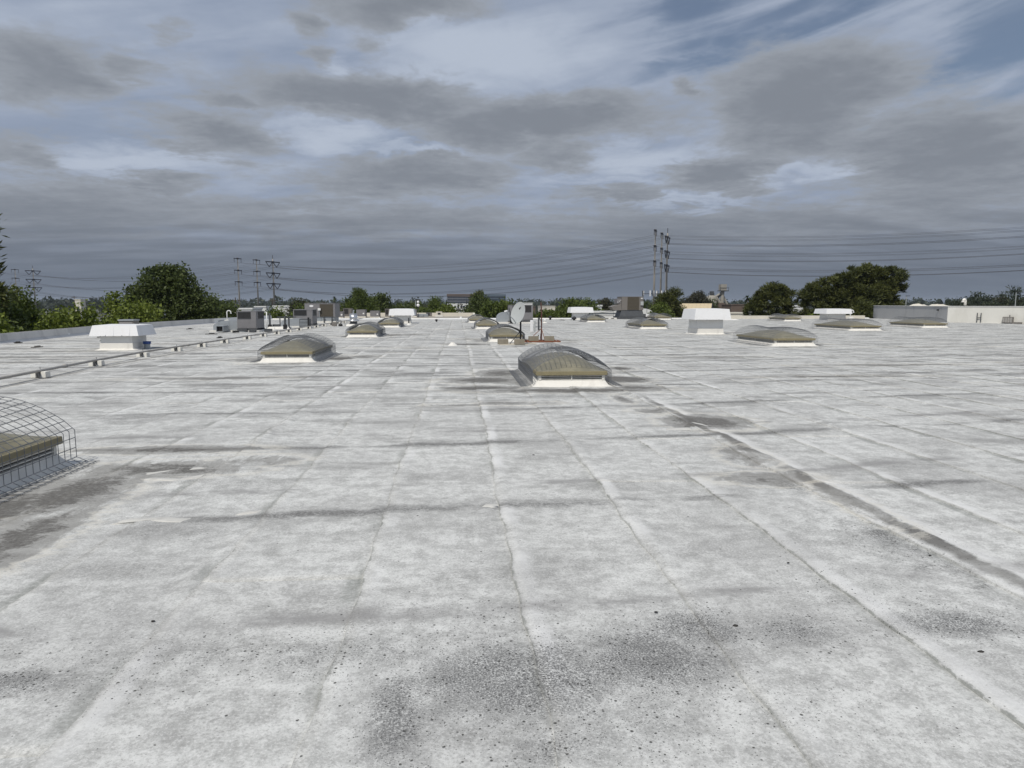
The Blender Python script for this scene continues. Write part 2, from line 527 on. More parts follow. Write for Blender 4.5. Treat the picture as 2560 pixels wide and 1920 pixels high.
STAINS_SHADE = [  # x, y, rx, ry, amount: dried-up puddles, dirt patches and some painted shade
    (3.35, 8.9, 0.50, 0.50, 1.0), (3.05, 8.55, 0.25, 0.15, .7), (2.9, 9.9, .35, .25, .5), (2.75, 11.2, .15, .5, .6), (3.0, 6.8, 0.25, .5, .45), (2.8, 5.9, .45, .25, .5), (3.15, 5.1, .16, .7, .4),
    (-2.9, 6.7, 0.85, 0.32, .70), (-3.25, 5.9, .36, .7, .90), (-3.55, 5.2, .20, .8, 1.05), (-3.2, 7.6, .9, .20, .7), (-3.0, 4.7, .26, .8, .75), (-3.9, 4.9, .30, .55, 1.2),
    (-2.1, 7.0, .5, .3, .4), (0.9, 10.8, .7, .18, .45), (0.0, 10.7, .5, .15, .5),
    (0.55, 14.2, .75, .6, .9), (0.35, 12.9, .7, .3, .9), (3.45, 14.2, .48, .5, 1.6), (3.4, 12.7, .55, .3, .8), (2.1, 12.35, 1.5, .30, .95), (0.9, 15.6, .5, .9, .7), (4.0, 16.5, .3, .4, .9),  # patch right of the middle skylight mixes dirt with its painted cast shadow
    (-3.45, 20.3, .35, .5, 1.2), (-2.9, 20.8, .5, .4, .7), (-5.9, 20.0, .8, .5, .5), (-4.7, 18.5, .9, .2, .5), (-3.3, 35.5, .6, .9, .7), (-2.4, 36.0, .5, .5, .9),
    (-14.0, 21.5, 4.0, .5, .55), (-12.5, 19.6, 2.6, .4, .5), (-16.0, 25.5, 2.6, .5, .5), (-13.0, 28.5, 3.0, .5, .4), (-15.5, 33, 3, .7, .4), (-5.5, 15.0, 1.6, .3, .5), (-7.0, 24.0, 1.5, .5, .4), (7.5, 20.0, 2.0, .3, .5), (8.5, 14.3, 1.8, .2, .6), (11.0, 17.0, 2.2, .3, .55), (17.5, 24.0, 2.4, .4, .5), (6.3, 24.5, 1.6, .3, .45), (16.5, 17.5, 1.6, .25, .6), (12.7, 24.2, 1.4, .25, .5), (14.1, 26.0, .6, .4, .6), (11.0, 36.5, .9, .5, .5), (15.4, 37.0, 1.2, .5, .5), (13.4, 34.2, 1.5, .3, .35), (-13.0, 24.0, 1.6, .4, .5), (-10.6, 25.8, 1.0, .6, .6),
    (0.4, 27.0, .9, .6, .8), (0.9, 31.0, 1.0, .5, .6), (4.5, 29.5, 1.0, .7, .5), (0.2, 43.0, 1.5, .6, .5), (-1.0, 25.0, 3.0, .4, .3),
]
PITS = [  # worn, pitted patches near the camera: x, y, rx, ry, amount
    (0.25, 2.75, .55, .35, 1.0), (0.85, 2.85, .35, .35, 1.0), (1.15, 3.1, .3, .25, .9), (-0.25, 2.5, .15, .35, .9), (-0.55, 3.0, .45, .25, .6), (-1.15, 3.05, .5, .25, .5),
    (-1.95, 2.85, .30, .14, .9), (-1.55, 2.95, .5, .3, .45), (1.62, 3.05, .32, .20, .75), (2.45, 3.05, .35, .16, 1.0), (2.15, 3.5, .5, .3, .35), (2.9, 4.2, .30, .45, .6),
    (0.35, 2.25, .25, .15, .7), (0.1, 3.3, .5, .25, .4), (1.3, 2.4, .5, .3, .3), (0.55, 2.4, .5, .3, .55),
]
RIDGES = [  # raised wrinkles in the coating: x0, y0, x1, y1, half width, height
    (-2.38, 7.8, -2.30, 10.1, .05, .020), (-1.62, 8.1, -1.52, 9.5, .05, .018), (-1.42, 10.5, -1.38, 11.7, .05, .018), (0.40, 3.0, 0.36, 12.9, .03, .008),
    (3.05, 10.9, 3.0, 12.2, .05, .022), (3.0, 8.2, 3.05, 10.4, .05, .018), (3.22, 3.2, 3.18, 8.1, .07, .016), (1.30, 3.6, 1.30, 8.6, .06, .009),
    (-0.66, 5.0, -0.62, 7.0, .04, .010), (-0.58, 9.4, -0.55, 11.6, .03, .012), (-1.52, 3.6, -1.50, 5.9, .06, .012), (2.25, 10.0, 2.2, 13.0, .03, .012),
    (-2.9, 6.05, -2.35, 6.25, .05, .018), (-2.95, 6.3, -2.6, 6.7, .04, .016), (0.10, 10.9, 0.6, 10.95, .04, .010), (4.9, 7.6, 5.0, 12.0, .04, .012), (1.9, 11.0, 2.05, 11.4, .06, .016), (1.55, 10.9, 1.75, 11.3, .04, .014),
]
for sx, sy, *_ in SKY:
    STAINS_SHADE.append((sx, sy - 0.55, 1.05, .22, .55))
    STAINS_SHADE.append((sx + 1.05, sy + 1.6, .38, 1.0, .55))
    STAINS_SHADE.append((sx - 1.1, sy + 1.0, .45, 1.0, .45))


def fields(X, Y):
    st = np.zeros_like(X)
    for (x, y, rx, ry, a) in STAINS_SHADE:
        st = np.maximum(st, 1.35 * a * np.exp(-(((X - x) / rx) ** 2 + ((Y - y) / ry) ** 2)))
    pt = np.zeros_like(X)
    for (x, y, rx, ry, a) in PITS:
        pt = np.maximum(pt, a * np.exp(-(((X - x) / rx) ** 2 + ((Y - y) / ry) ** 2) * 0.8))
    line = -9.42 + 0.55 * np.exp(-(Y - 13.0) / 3.2)
    st = np.maximum(st, 0.75 * np.exp(-((X - line - .24) / .10) ** 2) * ((Y > 11) & (X < -8) & (X > -10.5)))  # dark strip right of the gas pipe, painted in as its cast shadow
    return st, pt


def relief(X, Y):
    Z = np.zeros_like(X)
    for (x0, y0, x1, y1, w, h) in RIDGES:
        lx, ly = x1 - x0, y1 - y0
        L2 = lx * lx + ly * ly
        t = np.clip(((X - x0) * lx + (Y - y0) * ly) / L2, 0, 1)
        wob_ = 0.018 * np.sin(7 * Y + x0 * 9) + 0.012 * np.sin(17 * Y + y0)
        d = np.hypot(X + wob_ - (x0 + t * lx), Y - (y0 + t * ly))
        fade = np.minimum(1, np.minimum(t, 1 - t) * 8 + .25)
        Z += h * 1.5 * fade * np.exp(-(d / w) ** 2)
    Z += 0.004 * np.sin(X * 1.7 + 1.3 * np.sin(Y * 0.9)) * np.sin(Y * 1.1 + X * .4)
    return Z


# ---- roofing membrane material
RM = bpy.data.materials.new('coated_roofing')
RM.use_nodes = True
N = NT(RM.node_tree)
bs = N.n['Principled BSDF']
ob = N.new('ShaderNodeTexCoord').outputs['Object']
ox, oy, oz = N.sep(ob)
u = N.attr('edge_u')
stain_shade = N.attr('stain_shade')
pit = N.attr('pit')
rnd = N.new('ShaderNodeObjectInfo').outputs['Random']
fine = N.noise(ob, 75.0, 5.0, 0.8)
grit = N.noise(ob, 32.0, 4.0, 0.75)
mid = N.noise(ob, 7.0, 7.0, 0.72)
r1 = N.m('FRACT', N.mul(rnd, 7.31))
r2 = N.m('FRACT', N.mul(rnd, 13.7))
big = N.noise(ob, 0.75, 5.0, 0.62)
huge = N.noise(ob, 0.16, 3.0, 0.5)
blot = N.noise(N.scale(ob, (0.38, 1.0, 1.0)), 2.0, 6.0, 0.68, 0.3)
col = N.mix(N.step(mid, 0.36, 0.62), (0.405, 0.408, 0.393), (0.642, 0.647, 0.626))
col = N.mix(N.step(grit, 0.50, 0.64, 0.0, 0.55), col, (0.335, 0.332, 0.322))
col = N.mix(N.step(fine, 0.50, 0.66, 0.0, 0.8), col, (0.70, 0.695, 0.68))
col = N.mix(N.step(fine, 0.48, 0.32, 0.0, 0.8), col, (0.29, 0.288, 0.28))
far_ = N.step(oy, 4.0, 16.0)
rough_f = N.step(fine, 0.62, 0.40, 0.55, 1.15)
col = N.mix(N.mul(N.step(big, 0.44, 0.68, 0.0, 0.62), rough_f), col, (0.300, 0.297, 0.290))
col = N.mix(N.mul(N.mul(N.step(blot, 0.49, 0.64, 0.0, 0.80), rough_f), N.add(0.45, N.mul(far_, 0.55))), col, (0.165, 0.162, 0.157))
dash = N.noise(N.scale(ob, (0.30, 1.5, 1.0)), 0.9, 5.0, 0.66)
col = N.mix(N.mul(N.mul(N.step(dash, 0.54, 0.64), N.step(oy, 7.0, 16.0)), N.mul(rough_f, 0.88)), col, (0.13, 0.128, 0.124))
col = N.mix(N.mul(N.step(huge, 0.45, 0.65), 0.16), col, (0.40, 0.395, 0.38))
col = N.mix(N.mul(rnd, 0.10), col, (0.44, 0.43, 0.40))
# thicker bright coat just right of each lap, grey grime collected just left of it
rag = N.mul(N.sub(N.noise(ob, 9.0, 6.0, 0.78), 0.5), 0.095)
uw = N.add(u, rag)
along = N.noise(N.scale(ob, (0.6, 1.0, 1.0)), 0.95, 3.0, 0.5)
bright = N.mul(N.mul(N.step(uw, -0.01, 0.03), N.step(uw, 0.15, 0.08)), N.step(along, 0.42, 0.62, 0.05, 0.95))
col = N.mix(N.mul(bright, N.step(r1, 0.05, 0.95, 0.06, 0.85)), col, (0.655, 0.655, 0.645))
grime = N.mul(N.mul(N.step(uw, 0.80, 0.85), N.step(uw, 0.93, 0.895)), N.mul(N.step(along, 0.45, 0.62, 0.0, 0.80), N.step(grit, 0.3, 0.6, 0.45, 1.0)))
col = N.mix(N.mul(grime, N.step(r2, 0.05, 0.85, 0.30, 1.0)), col, (0.214, 0.222, 0.205))
lapl = N.mul(N.mul(N.step(uw, 0.012, 0.0), N.step(along, 0.36, 0.56)), N.step(r2, 0.0, 1.0, 0.7, 0.1))
col = N.mix(lapl, col, (0.222, 0.232, 0.212))
edge = N.mul(N.step(uw, 0.872, 0.895), N.step(N.noise(ob, 2.1, 4.0, .6), 0.46, 0.64, 0.0, 0.5))
col = N.mix(edge, col, (0.195, 0.203, 0.187))
# dirt lines across the roof at the deck joints
yw = N.sub(N.sub(oy, N.mul(ox, 0.06)), N.div(N.mul(N.mul(ox, ox), 0.012), N.add(1.0, N.m('POWER', N.mul(ox, 1 / 14.0), 2.0))))
yw = N.add(yw, N.mul(N.sub(N.noise(N.scale(ob, (1, 1, 1)), 0.5, 3.0), 0.5), 0.32))
yw = N.add(yw, N.mul(N.sub(N.noise(ob, 12.0, 5.0, 0.75), 0.5), 0.22))
per = N.m('ABSOLUTE', N.sub(N.m('FRACT', N.add(N.div(N.sub(yw, 5.2), 2.5), 0.5)), 0.5))
lin_n = N.noise(N.scale(ob, (0.55, 1.4, 1.0)), 1.0, 4.0, 0.62)
lw = N.step(lin_n, 0.35, 0.65, 0.022, 0.075)
line = N.mul(N.mul(N.step(per, lw, 0.0), N.step(oy, 3.4, 4.6)), N.step(lin_n, 0.38, 0.56, 0.10, 1.0))
grain = N.step(N.noise(ob, 55.0, 4.0, 0.75), 0.36, 0.60, 0.35, 1.0)
line = N.mul(line, grain)
halo = N.mul(N.mul(N.mul(N.step(per, 0.13, 0.02), N.step(oy, 3.4, 4.6)), N.step(lin_n, 0.42, 0.62)), N.step(grit, 0.36, 0.58, 0.2, 0.55))
col = N.mix(halo, col, (0.23, 0.227, 0.22))
col = N.mix(N.mul(line, 0.92), col, (0.125, 0.123, 0.120))
# ribbed white coat over the second wide joint, with black grit washed along its left side
dC = N.sub(ox, N.add(3.22, N.mul(N.sub(N.noise(ob, 1.6, 5.0, 0.65), 0.5), 0.28)))
onC = N.mul(N.step(oy, 2.4, 3.4), N.step(oy, 12.5, 10.0))
jn = N.step(N.noise(N.scale(ob, (1, 1, 1)), 1.3, 4.0, 0.6), 0.34, 0.58, 0.25, 1.0)
col = N.mix(N.mul(N.mul(N.mul(N.step(dC, -0.15, -0.08), N.step(dC, 0.01, -0.02)), onC), N.mul(jn, 0.94)), col, (0.150, 0.145, 0.136))
col = N.mix(N.mul(N.mul(N.mul(N.step(dC, 0.0, 0.03), N.step(dC, 0.22, 0.06)), onC), 0.70), col, (0.68, 0.675, 0.66))
gritC = N.mul(N.mul(N.step(dC, -0.62, -0.34), N.step(dC, -0.16, -0.26)), N.mul(onC, N.step(N.noise(ob, 2.2, 6.0, 0.75), 0.46, 0.66)))
col = N.mix(N.mul(N.mul(gritC, 0.85), N.step(N.noise(ob, 60.0, 4.0, 0.8), 0.40, 0.58)), col, (0.10, 0.098, 0.094))
per2 = N.m('ABSOLUTE', N.sub(N.m('FRACT', N.add(N.div(N.sub(yw, 5.9), 2.5), 0.5)), 0.5))
line2 = N.mul(N.mul(N.step(per2, 0.05, 0.0), N.step(blot, 0.42, 0.60)), 0.75)
col = N.mix(line2, col, (0.26, 0.255, 0.25))
# puddle stains with a pale rim, plus cast shade painted through the same mask
sn = N.add(stain_shade, N.mul(N.sub(N.noise(N.scale(ob, (0.7, 2.0, 1.0)), 3.0, 6.0, 0.72, 0.4), 0.5), 1.1))
sn3 = N.add(N.mul(stain_shade, 0.72), N.add(N.mul(N.sub(N.noise(N.scale(ob, (1.2, 1.9, 1.0)), 3.4, 8.0, 0.78, 0.6), 0.5), 1.5), N.mul(N.sub(grit, 0.5), 0.5)))
smk = N.mul(N.step(sn3, 0.40, 0.66), N.step(stain_shade, 0.05, 0.3))
srim = N.mul(N.mul(N.step(sn, 0.06, 0.15), N.step(sn, 0.28, 0.19)), N.step(stain_shade, 0.02, 0.15))
sn2 = N.add(stain_shade, N.mul(N.sub(N.noise(N.scale(ob, (1.7, 0.75, 1.0)), 2.4, 7.0, 0.74, 0.5), 0.5), 1.8))
light_st = N.mul(N.step(stain_shade, 0.02, 0.30), N.step(sn2, 0.22, 0.46, 0.0, 0.62))
col = N.mix(light_st, col, (0.205, 0.198, 0.184))
col = N.mix(N.mul(srim, 0.45), col, (0.62, 0.595, 0.53))
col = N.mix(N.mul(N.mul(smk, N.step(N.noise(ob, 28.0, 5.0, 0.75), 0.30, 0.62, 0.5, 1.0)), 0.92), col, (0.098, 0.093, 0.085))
# worn pitted patches: dark specks and exposed grey granules
pn = N.add(pit, N.mul(N.sub(N.noise(ob, 4.5, 5.0, 0.7), 0.5), 0.9))
worn = N.mul(N.step(pn, 0.22, 0.95), N.step(pit, 0.03, 0.3))
wg = N.step(N.noise(ob, 120.0, 3.0, 0.8), 0.36, 0.58)
col = N.mix(N.mul(N.mul(worn, 0.95), wg), col, (0.130, 0.130, 0.130))


def specks(scale, rbase, dens):
    vo = N.new('ShaderNodeTexVoronoi', feature='F1')
    vo.inputs['Scale'].default_value = scale
    N.put(vo.inputs['Vector'], ob)
    s1 = N.new('ShaderNodeSeparateColor')
    N.put(s1.inputs[0], vo.outputs['Color'])
    on = N.m('LESS_THAN', s1.outputs[0], dens)
    rr = N.mul(N.add(N.m('POWER', s1.outputs[1], 1.6), 0.22), rbase)
    return N.mul(N.step(vo.outputs['Distance'], rr, N.mul(rr, 0.55)), on)


pmask = N.step(N.add(pit, N.mul(N.sub(N.noise(ob, 3.0, 4.0), 0.5), 0.5)), 0.0, 0.75)
dens1 = N.add(0.004, N.mul(pmask, 0.42))
sp1 = specks(60.0, 0.43, N.mul(dens1, 0.9))
sp2 = specks(135.0, 0.46, N.add(0.006, N.mul(pmask, 0.55)))
sp3 = specks(15.0, 0.060, 0.05)
spk = N.mx(N.mx(sp1, N.mul(sp2, 0.8)), sp3)
col = N.mix(N.mul(spk, 0.88), col, (0.050, 0.048, 0.045))
N.put(bs.inputs['Base Color'], col)
bs.inputs['Roughness'].default_value = 0.82
bs.inputs['Specular IOR Level'].default_value = 0.25
h = N.add(N.mul(fine, 0.25), N.add(N.mul(mid, 0.55), N.mul(big, 0.6)))
h = N.sub(h, N.mul(spk, 0.35))
bp = N.new('ShaderNodeBump')
bp.inputs['Strength'].default_value = 0.55
bp.inputs['Distance'].default_value = 0.012
N.put(bp.inputs['Height'], h)
N.put(bs.inputs['Normal'], bp.outputs[0])

# ---- membrane sheets: 0.9 m exposed width, each lapping 5 cm over its neighbour
SHW, SEAM0 = 0.9, 0.32


def sheet_grid(k, y0, y1, nu, nv):
    """vertices of one sheet; the lapping left edge stands about a centimetre proud"""
    x0 = SEAM0 + SHW * k
    uu = np.concatenate(([-1e-3], np.linspace(0, SHW + 0.05, nu)))
    vv = np.concatenate(([y0], np.linspace(y0, y1, nv - 1)))
    U, V = np.meshgrid(uu, vv)
    wv = 0.014 * np.sin(V * 0.9 + k * 1.7) + 0.008 * np.sin(V * 3.1 + k * 2.9) + 0.007 * np.sin(V * 11.0 + k)
    wv = np.where(np.abs(V) < 300, wv, 0)
    ease = np.clip(1 - U / SHW, 0, 1)
    X = x0 + U + wv * ease
    Z = 0.011 - 0.010 * np.clip(U / SHW, 0, 1.06) + relief(X, V)
    # far end of the sheet tucks under the next row
    fe = np.clip((V - y0) / (y1 - y0), 0, 1)
    Z = Z + 0.004 * (1 - fe)
    Z[:, 0] = -0.012
    Z[0, :] = -0.012
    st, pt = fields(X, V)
    return X, V, Z, np.maximum(U, 0), st, pt


def grid_faces(nu, nv, off=0):
    i = np.arange(nv - 1)[:, None] * nu + np.arange(nu - 1)[None, :]
    i = i.ravel() + off
    return np.stack([i, i + 1, i + nu + 1, i + nu], 1)


def roof_mesh(name, V, F, U, ST, PT):
    me = bpy.data.meshes.new(name)
    me.vertices.add(len(V))
    me.vertices.foreach_set('co', V.astype(np.float32).ravel())
    me.loops.add(F.size)
    me.loops.foreach_set('vertex_index', F.astype(np.int32).ravel())
    me.polygons.add(len(F))
    me.polygons.foreach_set('loop_start', np.arange(0, F.size, 4, dtype=np.int32))
    me.polygons.foreach_set('loop_total', np.full(len(F), 4, dtype=np.int32))
    me.update(calc_edges=True)
    for nm, arr in (('edge_u', U), ('stain_shade', ST), ('pit', PT)):
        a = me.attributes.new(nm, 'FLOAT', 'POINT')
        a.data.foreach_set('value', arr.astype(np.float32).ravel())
    me.materials.append(RM)
    o = bpy.data.objects.new(name, me)
    COL.objects.link(o)
    o.parent = roof
    return o


k0 = int(math.floor((RX0 - SEAM0) / SHW))
k1 = int(math.ceil((RX1 - SEAM0) / SHW))
far = [[], [], [], [], [], 0]
n_sheets = 0
for k in range(k0, k1 + 1):
    stag = (hash01(k, 3.3) * 10.0) if k % 2 else (hash01(k, 1.1) * 10.0)
    y = RY0 - stag
    xm = SEAM0 + SHW * (k + .5)
    while y < RY1 - .05:
        ya, yb = max(y, RY0 + .02), min(y + 10.0, RY1 - .02)
        y += 10.0
        if yb - ya < 0.05:
            continue
        seen = yb > 2.0 and (-0.80 * yb - 2.2 < xm < 0.95 * yb + 2.2)
        near = seen and ya < 36 and n_sheets < 298
        yb2 = min(yb + 0.06, RY1 - .02)
        dist = max(ya, 0.0)
        if near and dist < 14 and abs(xm) < 8:
            nu, step = 16, 0.075
        elif near and dist < 22:
            nu, step = 7, 0.22
        elif near:
            nu, step = 4, 0.5
        else:
            nu, step = 4, 0.9
        nv = max(3, int((yb2 - ya) / step) + 2)
        X, V, Z, U, ST, PT = sheet_grid(k, ya, yb2, nu, nv)
        P = np.stack([X.ravel(), V.ravel(), Z.ravel()], 1)
        F = grid_faces(nu + 1, nv)
        if near:
            roof_mesh('roofing_sheet', P, F, U.ravel(), ST.ravel(), PT.ravel())
            n_sheets += 1
        else:
            far[0].append(P)
            far[1].append(F + far[5])
            far[2].append(U.ravel())
            far[3].append(ST.ravel())
            far[4].append(PT.ravel())
            far[5] += len(P)
o = roof_mesh('roofing_sheets_beyond', np.concatenate(far[0]), np.concatenate(far[1]), np.concatenate(far[2]), np.concatenate(far[3]), np.concatenate(far[4]))
o['kind'] = 'stuff'

# thick repair smears of white coating
for (pts, z) in [([(-2.55, 5.02), (-2.30, 5.06), (-2.02, 5.0), (-1.98, 5.1), (-2.2, 5.16), (-2.5, 5.14)], .016),
                 ([(-1.72, 5.16), (-1.55, 5.2), (-1.5, 5.28), (-1.66, 5.26)], .016),
                 ([(-3.02, 6.32), (-2.55, 6.22), (-2.50, 6.30), (-2.98, 6.40)], .018),
                 ([(-2.53, 6.22), (-2.24, 6.50), (-2.29, 6.56), (-2.58, 6.31)], .016),
                 ([(-2.95, 6.45), (-2.45, 6.72), (-2.5, 6.80), (-3.0, 6.54)], .017),
                 ([(2.55, 8.30), (3.15, 8.34), (3.05, 8.50), (2.62, 8.46)], .018),
                 ([(2.92, 9.3), (3.00, 8.95), (3.16, 8.45), (3.30, 8.48), (3.16, 9.0), (3.02, 9.35)], .016),
                 ([(0.16, 5.22), (.30, 5.19), (.34, 5.28), (.2, 5.31)], .015),
                 ([(-4.4, 12.2), (-4.0, 12.35), (-3.8, 12.3), (-4.1, 12.1)], .015)]:
    m = MB()
    n = len(pts)
    cx = sum(p[0] for p in pts) / n
    cy = sum(p[1] for p in pts) / n
    ring = []
    for i in range(n):
        a, b = pts[i], pts[(i + 1) % n]
        for t in (0, .33, .66):
            j = (hash01(i, t, cx) - .5) * .035
            ring.append((a[0] + (b[0] - a[0]) * t + j, a[1] + (b[1] - a[1]) * t + j))
    o_ = len(m.v)
    q = len(ring)
    m.v += [(x, y, 0.0) for x, y in ring] + [(cx + (x - cx) * .8, cy + (y - cy) * .8, z * .6) for x, y in ring] + [(cx, cy, z * .75)]
    for i in range(q):
        j = (i + 1) % q
        m.f.append((i, j, q + j, q + i))
        m.f.append((q + i, q + j, 2 * q))
    m.build('coating_smear', SMEAR, roof, smooth=True)

# pebbles blown on to the roof
for i, (x, y, s, lb) in enumerate([
        (1.01, 3.30, .012, 'small dark pebble at the upper edge of the pitted patch'),
        (1.36, 3.12, .017, 'largest dark pebble, lying on the pitted roof patch at right of centre'),
        (-1.55, 3.40, .012, 'dark pebble on clean white coating left of the centre seam'),
        (2.38, 2.78, .020, 'flat brown pebble near the lower right of the roof'),
        (2.02, 3.90, .012, 'dark pebble beside the thin seam right of centre'),
        (2.98, 3.95, .012, 'dark pebble just below the long wide grey seam at right'),
        (0.78, 7.02, .018, 'dark chip on the white coating in front of the nearest centre skylight'),
        (-0.32, 5.02, .014, 'dark chip below the cross joint left of the centre seam')]):
    m = MB()
    s *= .62
    m.lathe([(0.0001, 0.0), (s, s * .15), (s * 1.05, s * .45), (s * .6, s * .8), (0.0001, s * .9)], 8)
    m.v = [(p[0] * 1.3 + (hash01(j, i) - .5) * s * .3, p[1] * .8 + (hash01(j, i, 2) - .5) * s * .3, p[2]) for j, p in enumerate(m.v)]
    o = m.build('pebble', STONE, None, smooth=True)
    o.location = (x, y, 0.008)
    tag(o, lb, 'pebble', 'pebbles lying on the roof')


# ================================================================== skylights
def guard_mesh(variant):
    """arched cage of welded wire, open at both ends"""
    wr = .0040 if variant == 0 else .0052
    m = MB()
    hw = SKW / 2 + 0.09
    prof = [(-hw - .22, .022), (-hw - .10, .022), (-hw, .07), (-hw, .20), (-hw, .34)]
    n = 16
    for i in range(1, n):
        t = i / n
        x = -hw + 2 * hw * t
        prof.append((x, .34 + .34 * math.sin(math.pi * t) ** 0.8))
    prof += [(-p[0], p[1]) for p in reversed(prof[:5])]
    y0, y1 = -0.02, SKL + 0.10

    def warp(x, y, z):
        s = max(0.0, z - .2) / .48
        if variant == 1:
            dz = .10 * math.sin((y - .2) * 2.1) * s - .10 * s * math.exp(-((y - .9) / .5) ** 2) * (1 if x > -.2 else .3)
            dxx = .05 * math.sin(y * 1.9) * s
        elif variant == 2:
            dz = -.09 * s * abs(math.sin(y * 1.05))
            dxx = .02 * math.sin(y * 2.3)
        else:
            dz = .03 * math.sin(y * 2.2) * s
            dxx = 0
        return (x + dxx, y, z + dz)
    ny = int(round((y1 - y0) / .1))
    for i in range(ny + 1):
        y = y0 + (y1 - y0) * i / ny
        m.tube([warp(x, y, z) for x, z in prof], wr, 4, cap=False)
    # lengthwise wires every 10 cm of profile
    acc, last = 0.0, prof[0]
    pts = [prof[0]]
    for p in prof[1:]:
        seg = math.hypot(p[0] - last[0], p[1] - last[1])
        while acc + seg >= .1:
            t = (.1 - acc) / seg
            last = (last[0] + (p[0] - last[0]) * t, last[1] + (p[1] - last[1]) * t)
            pts.append(last)
            seg = math.hypot(p[0] - last[0], p[1] - last[1])
            acc = 0.0
        acc += seg
        last = p
    for (x, z) in pts:
        m.tube([warp(x, y0 + (y1 - y0) * j / 14, z) for j in range(15)], wr, 4, cap=False)
    return m


def skylight(label, loc, variant):
    t = thing('skylight', label, 'skylight', loc, 0, 'domed skylights set in rows on the roof')
    cy = SKL / 2
    hw = SKW / 2
    m = MB()
    # flared curb flashing with an uneven skirt
    ring0, ring1, ring2 = [], [], []
    per_ = []
    for (ax, ay, bx, by) in ((-1, -1, 1, -1), (1, -1, 1, 1), (1, 1, -1, 1), (-1, 1, -1, -1)):
        for i in range(8):
            s = i / 8
            per_.append((ax + (bx - ax) * s, ay + (by - ay) * s))
    for i, (px_, py_) in enumerate(per_):
        e = .085 + .035 * hash01(i, loc[0])
        ring0.append((px_ * (hw + e), cy + py_ * (cy + e), 0.006))
        ring1.append((px_ * (hw + .035), cy + py_ * (cy + .035), 0.035))
        ring2.append((px_ * (hw - .03), cy + py_ * (cy - .03), 0.13))
    o_ = len(m.v)
    q = len(per_)
    m.v += ring0 + ring1 + ring2
    for r in range(2):
        for i in range(q):
            j = (i + 1) % q
            m.f.append((r * q + i, r * q + j, (r + 1) * q + j, (r + 1) * q + i))
    m.build('curb_flashing', FLASH, t, smooth=True)
    # louvred vent band on each side
    for side in range(4):
        along = SKW if side % 2 == 0 else SKL
        half = along / 2 - .035
        M = Matrix.Translation((0, cy, 0)) @ Matrix.Rotation(side * math.pi / 2, 4, 'Z') @ Matrix.Translation((0, -(cy if side % 2 == 0 else hw) + .04, 0))
        lb = MB()
        lb.box(-half, half, .012, .03, .125, .222)
        b = lb.rot(M).build('louvre', DARKG, t)
        for x, w_ in ((-half, .05), (half - .05, .05), (-.010, .02)):
            MB().box(x, x + w_, -.022 - (w_ < .03) * .002, .0105, .125, .222).rot(M).build('louvre_post', LOUV, b)
        for i in range(3):
            s_ = MB()
            z = (.124, .160, .198)[i]
            th = .012 if i < 2 else .014
            s_.quadbox([(-half + .052, -.018, z), (half - .052, -.018, z), (half - .052, .010, z + .006), (-half + .052, .010, z + .006)],
                       [(-half + .052, -.018, z + th), (half - .052, -.018, z + th), (half - .052, .010, z + th + .006), (-half + .052, .010, z + th + .006)])
            s_.rot(M).build('slat', LOUV, b)
    r = MB()
    r.frustum(hw + .020, cy + .020, .224, hw + .016, cy + .016, .300, 0, cy)
    r.build('rim', TAN, t, bevel=.008)
    d = MB()
    nx, ny = 16, 22
    for j in range(ny + 1):
        for i in range(nx + 1):
            a, b = -1 + 2 * i / nx, -1 + 2 * j / ny
            hgt = .255 * (max(math.cos(a * math.pi / 2), 0) ** .85) * (max(math.cos(b * math.pi / 2), 0) ** .62)
            d.v.append((a * (hw - .012), cy + b * (cy - .012), .301 + hgt))
    for j in range(ny):
        for i in range(nx):
            k = j * (nx + 1) + i
            d.f.append((k, k + 1, k + nx + 2, k + nx + 1))
    d.build('dome', DOME, t, smooth=True)
    guard_mesh(variant).build('wire_guard', WIRE, t)
    return t


protos = {}
for i, (x, y, lb, var) in enumerate(SKY):
    sc = {8: 1.17, 9: 1.2, 10: 1.1, 11: 1.2, 12: 1.38, 13: 1.1, 14: 1.22}.get(i, 1.0)
    if var not in protos:
        o = protos[var] = skylight(lb, (x, y, 0.0), var)
    else:
        o = dup(protos[var], (x, y, 0.0), None, lb)
    o.scale = (sc, sc, 1.0)


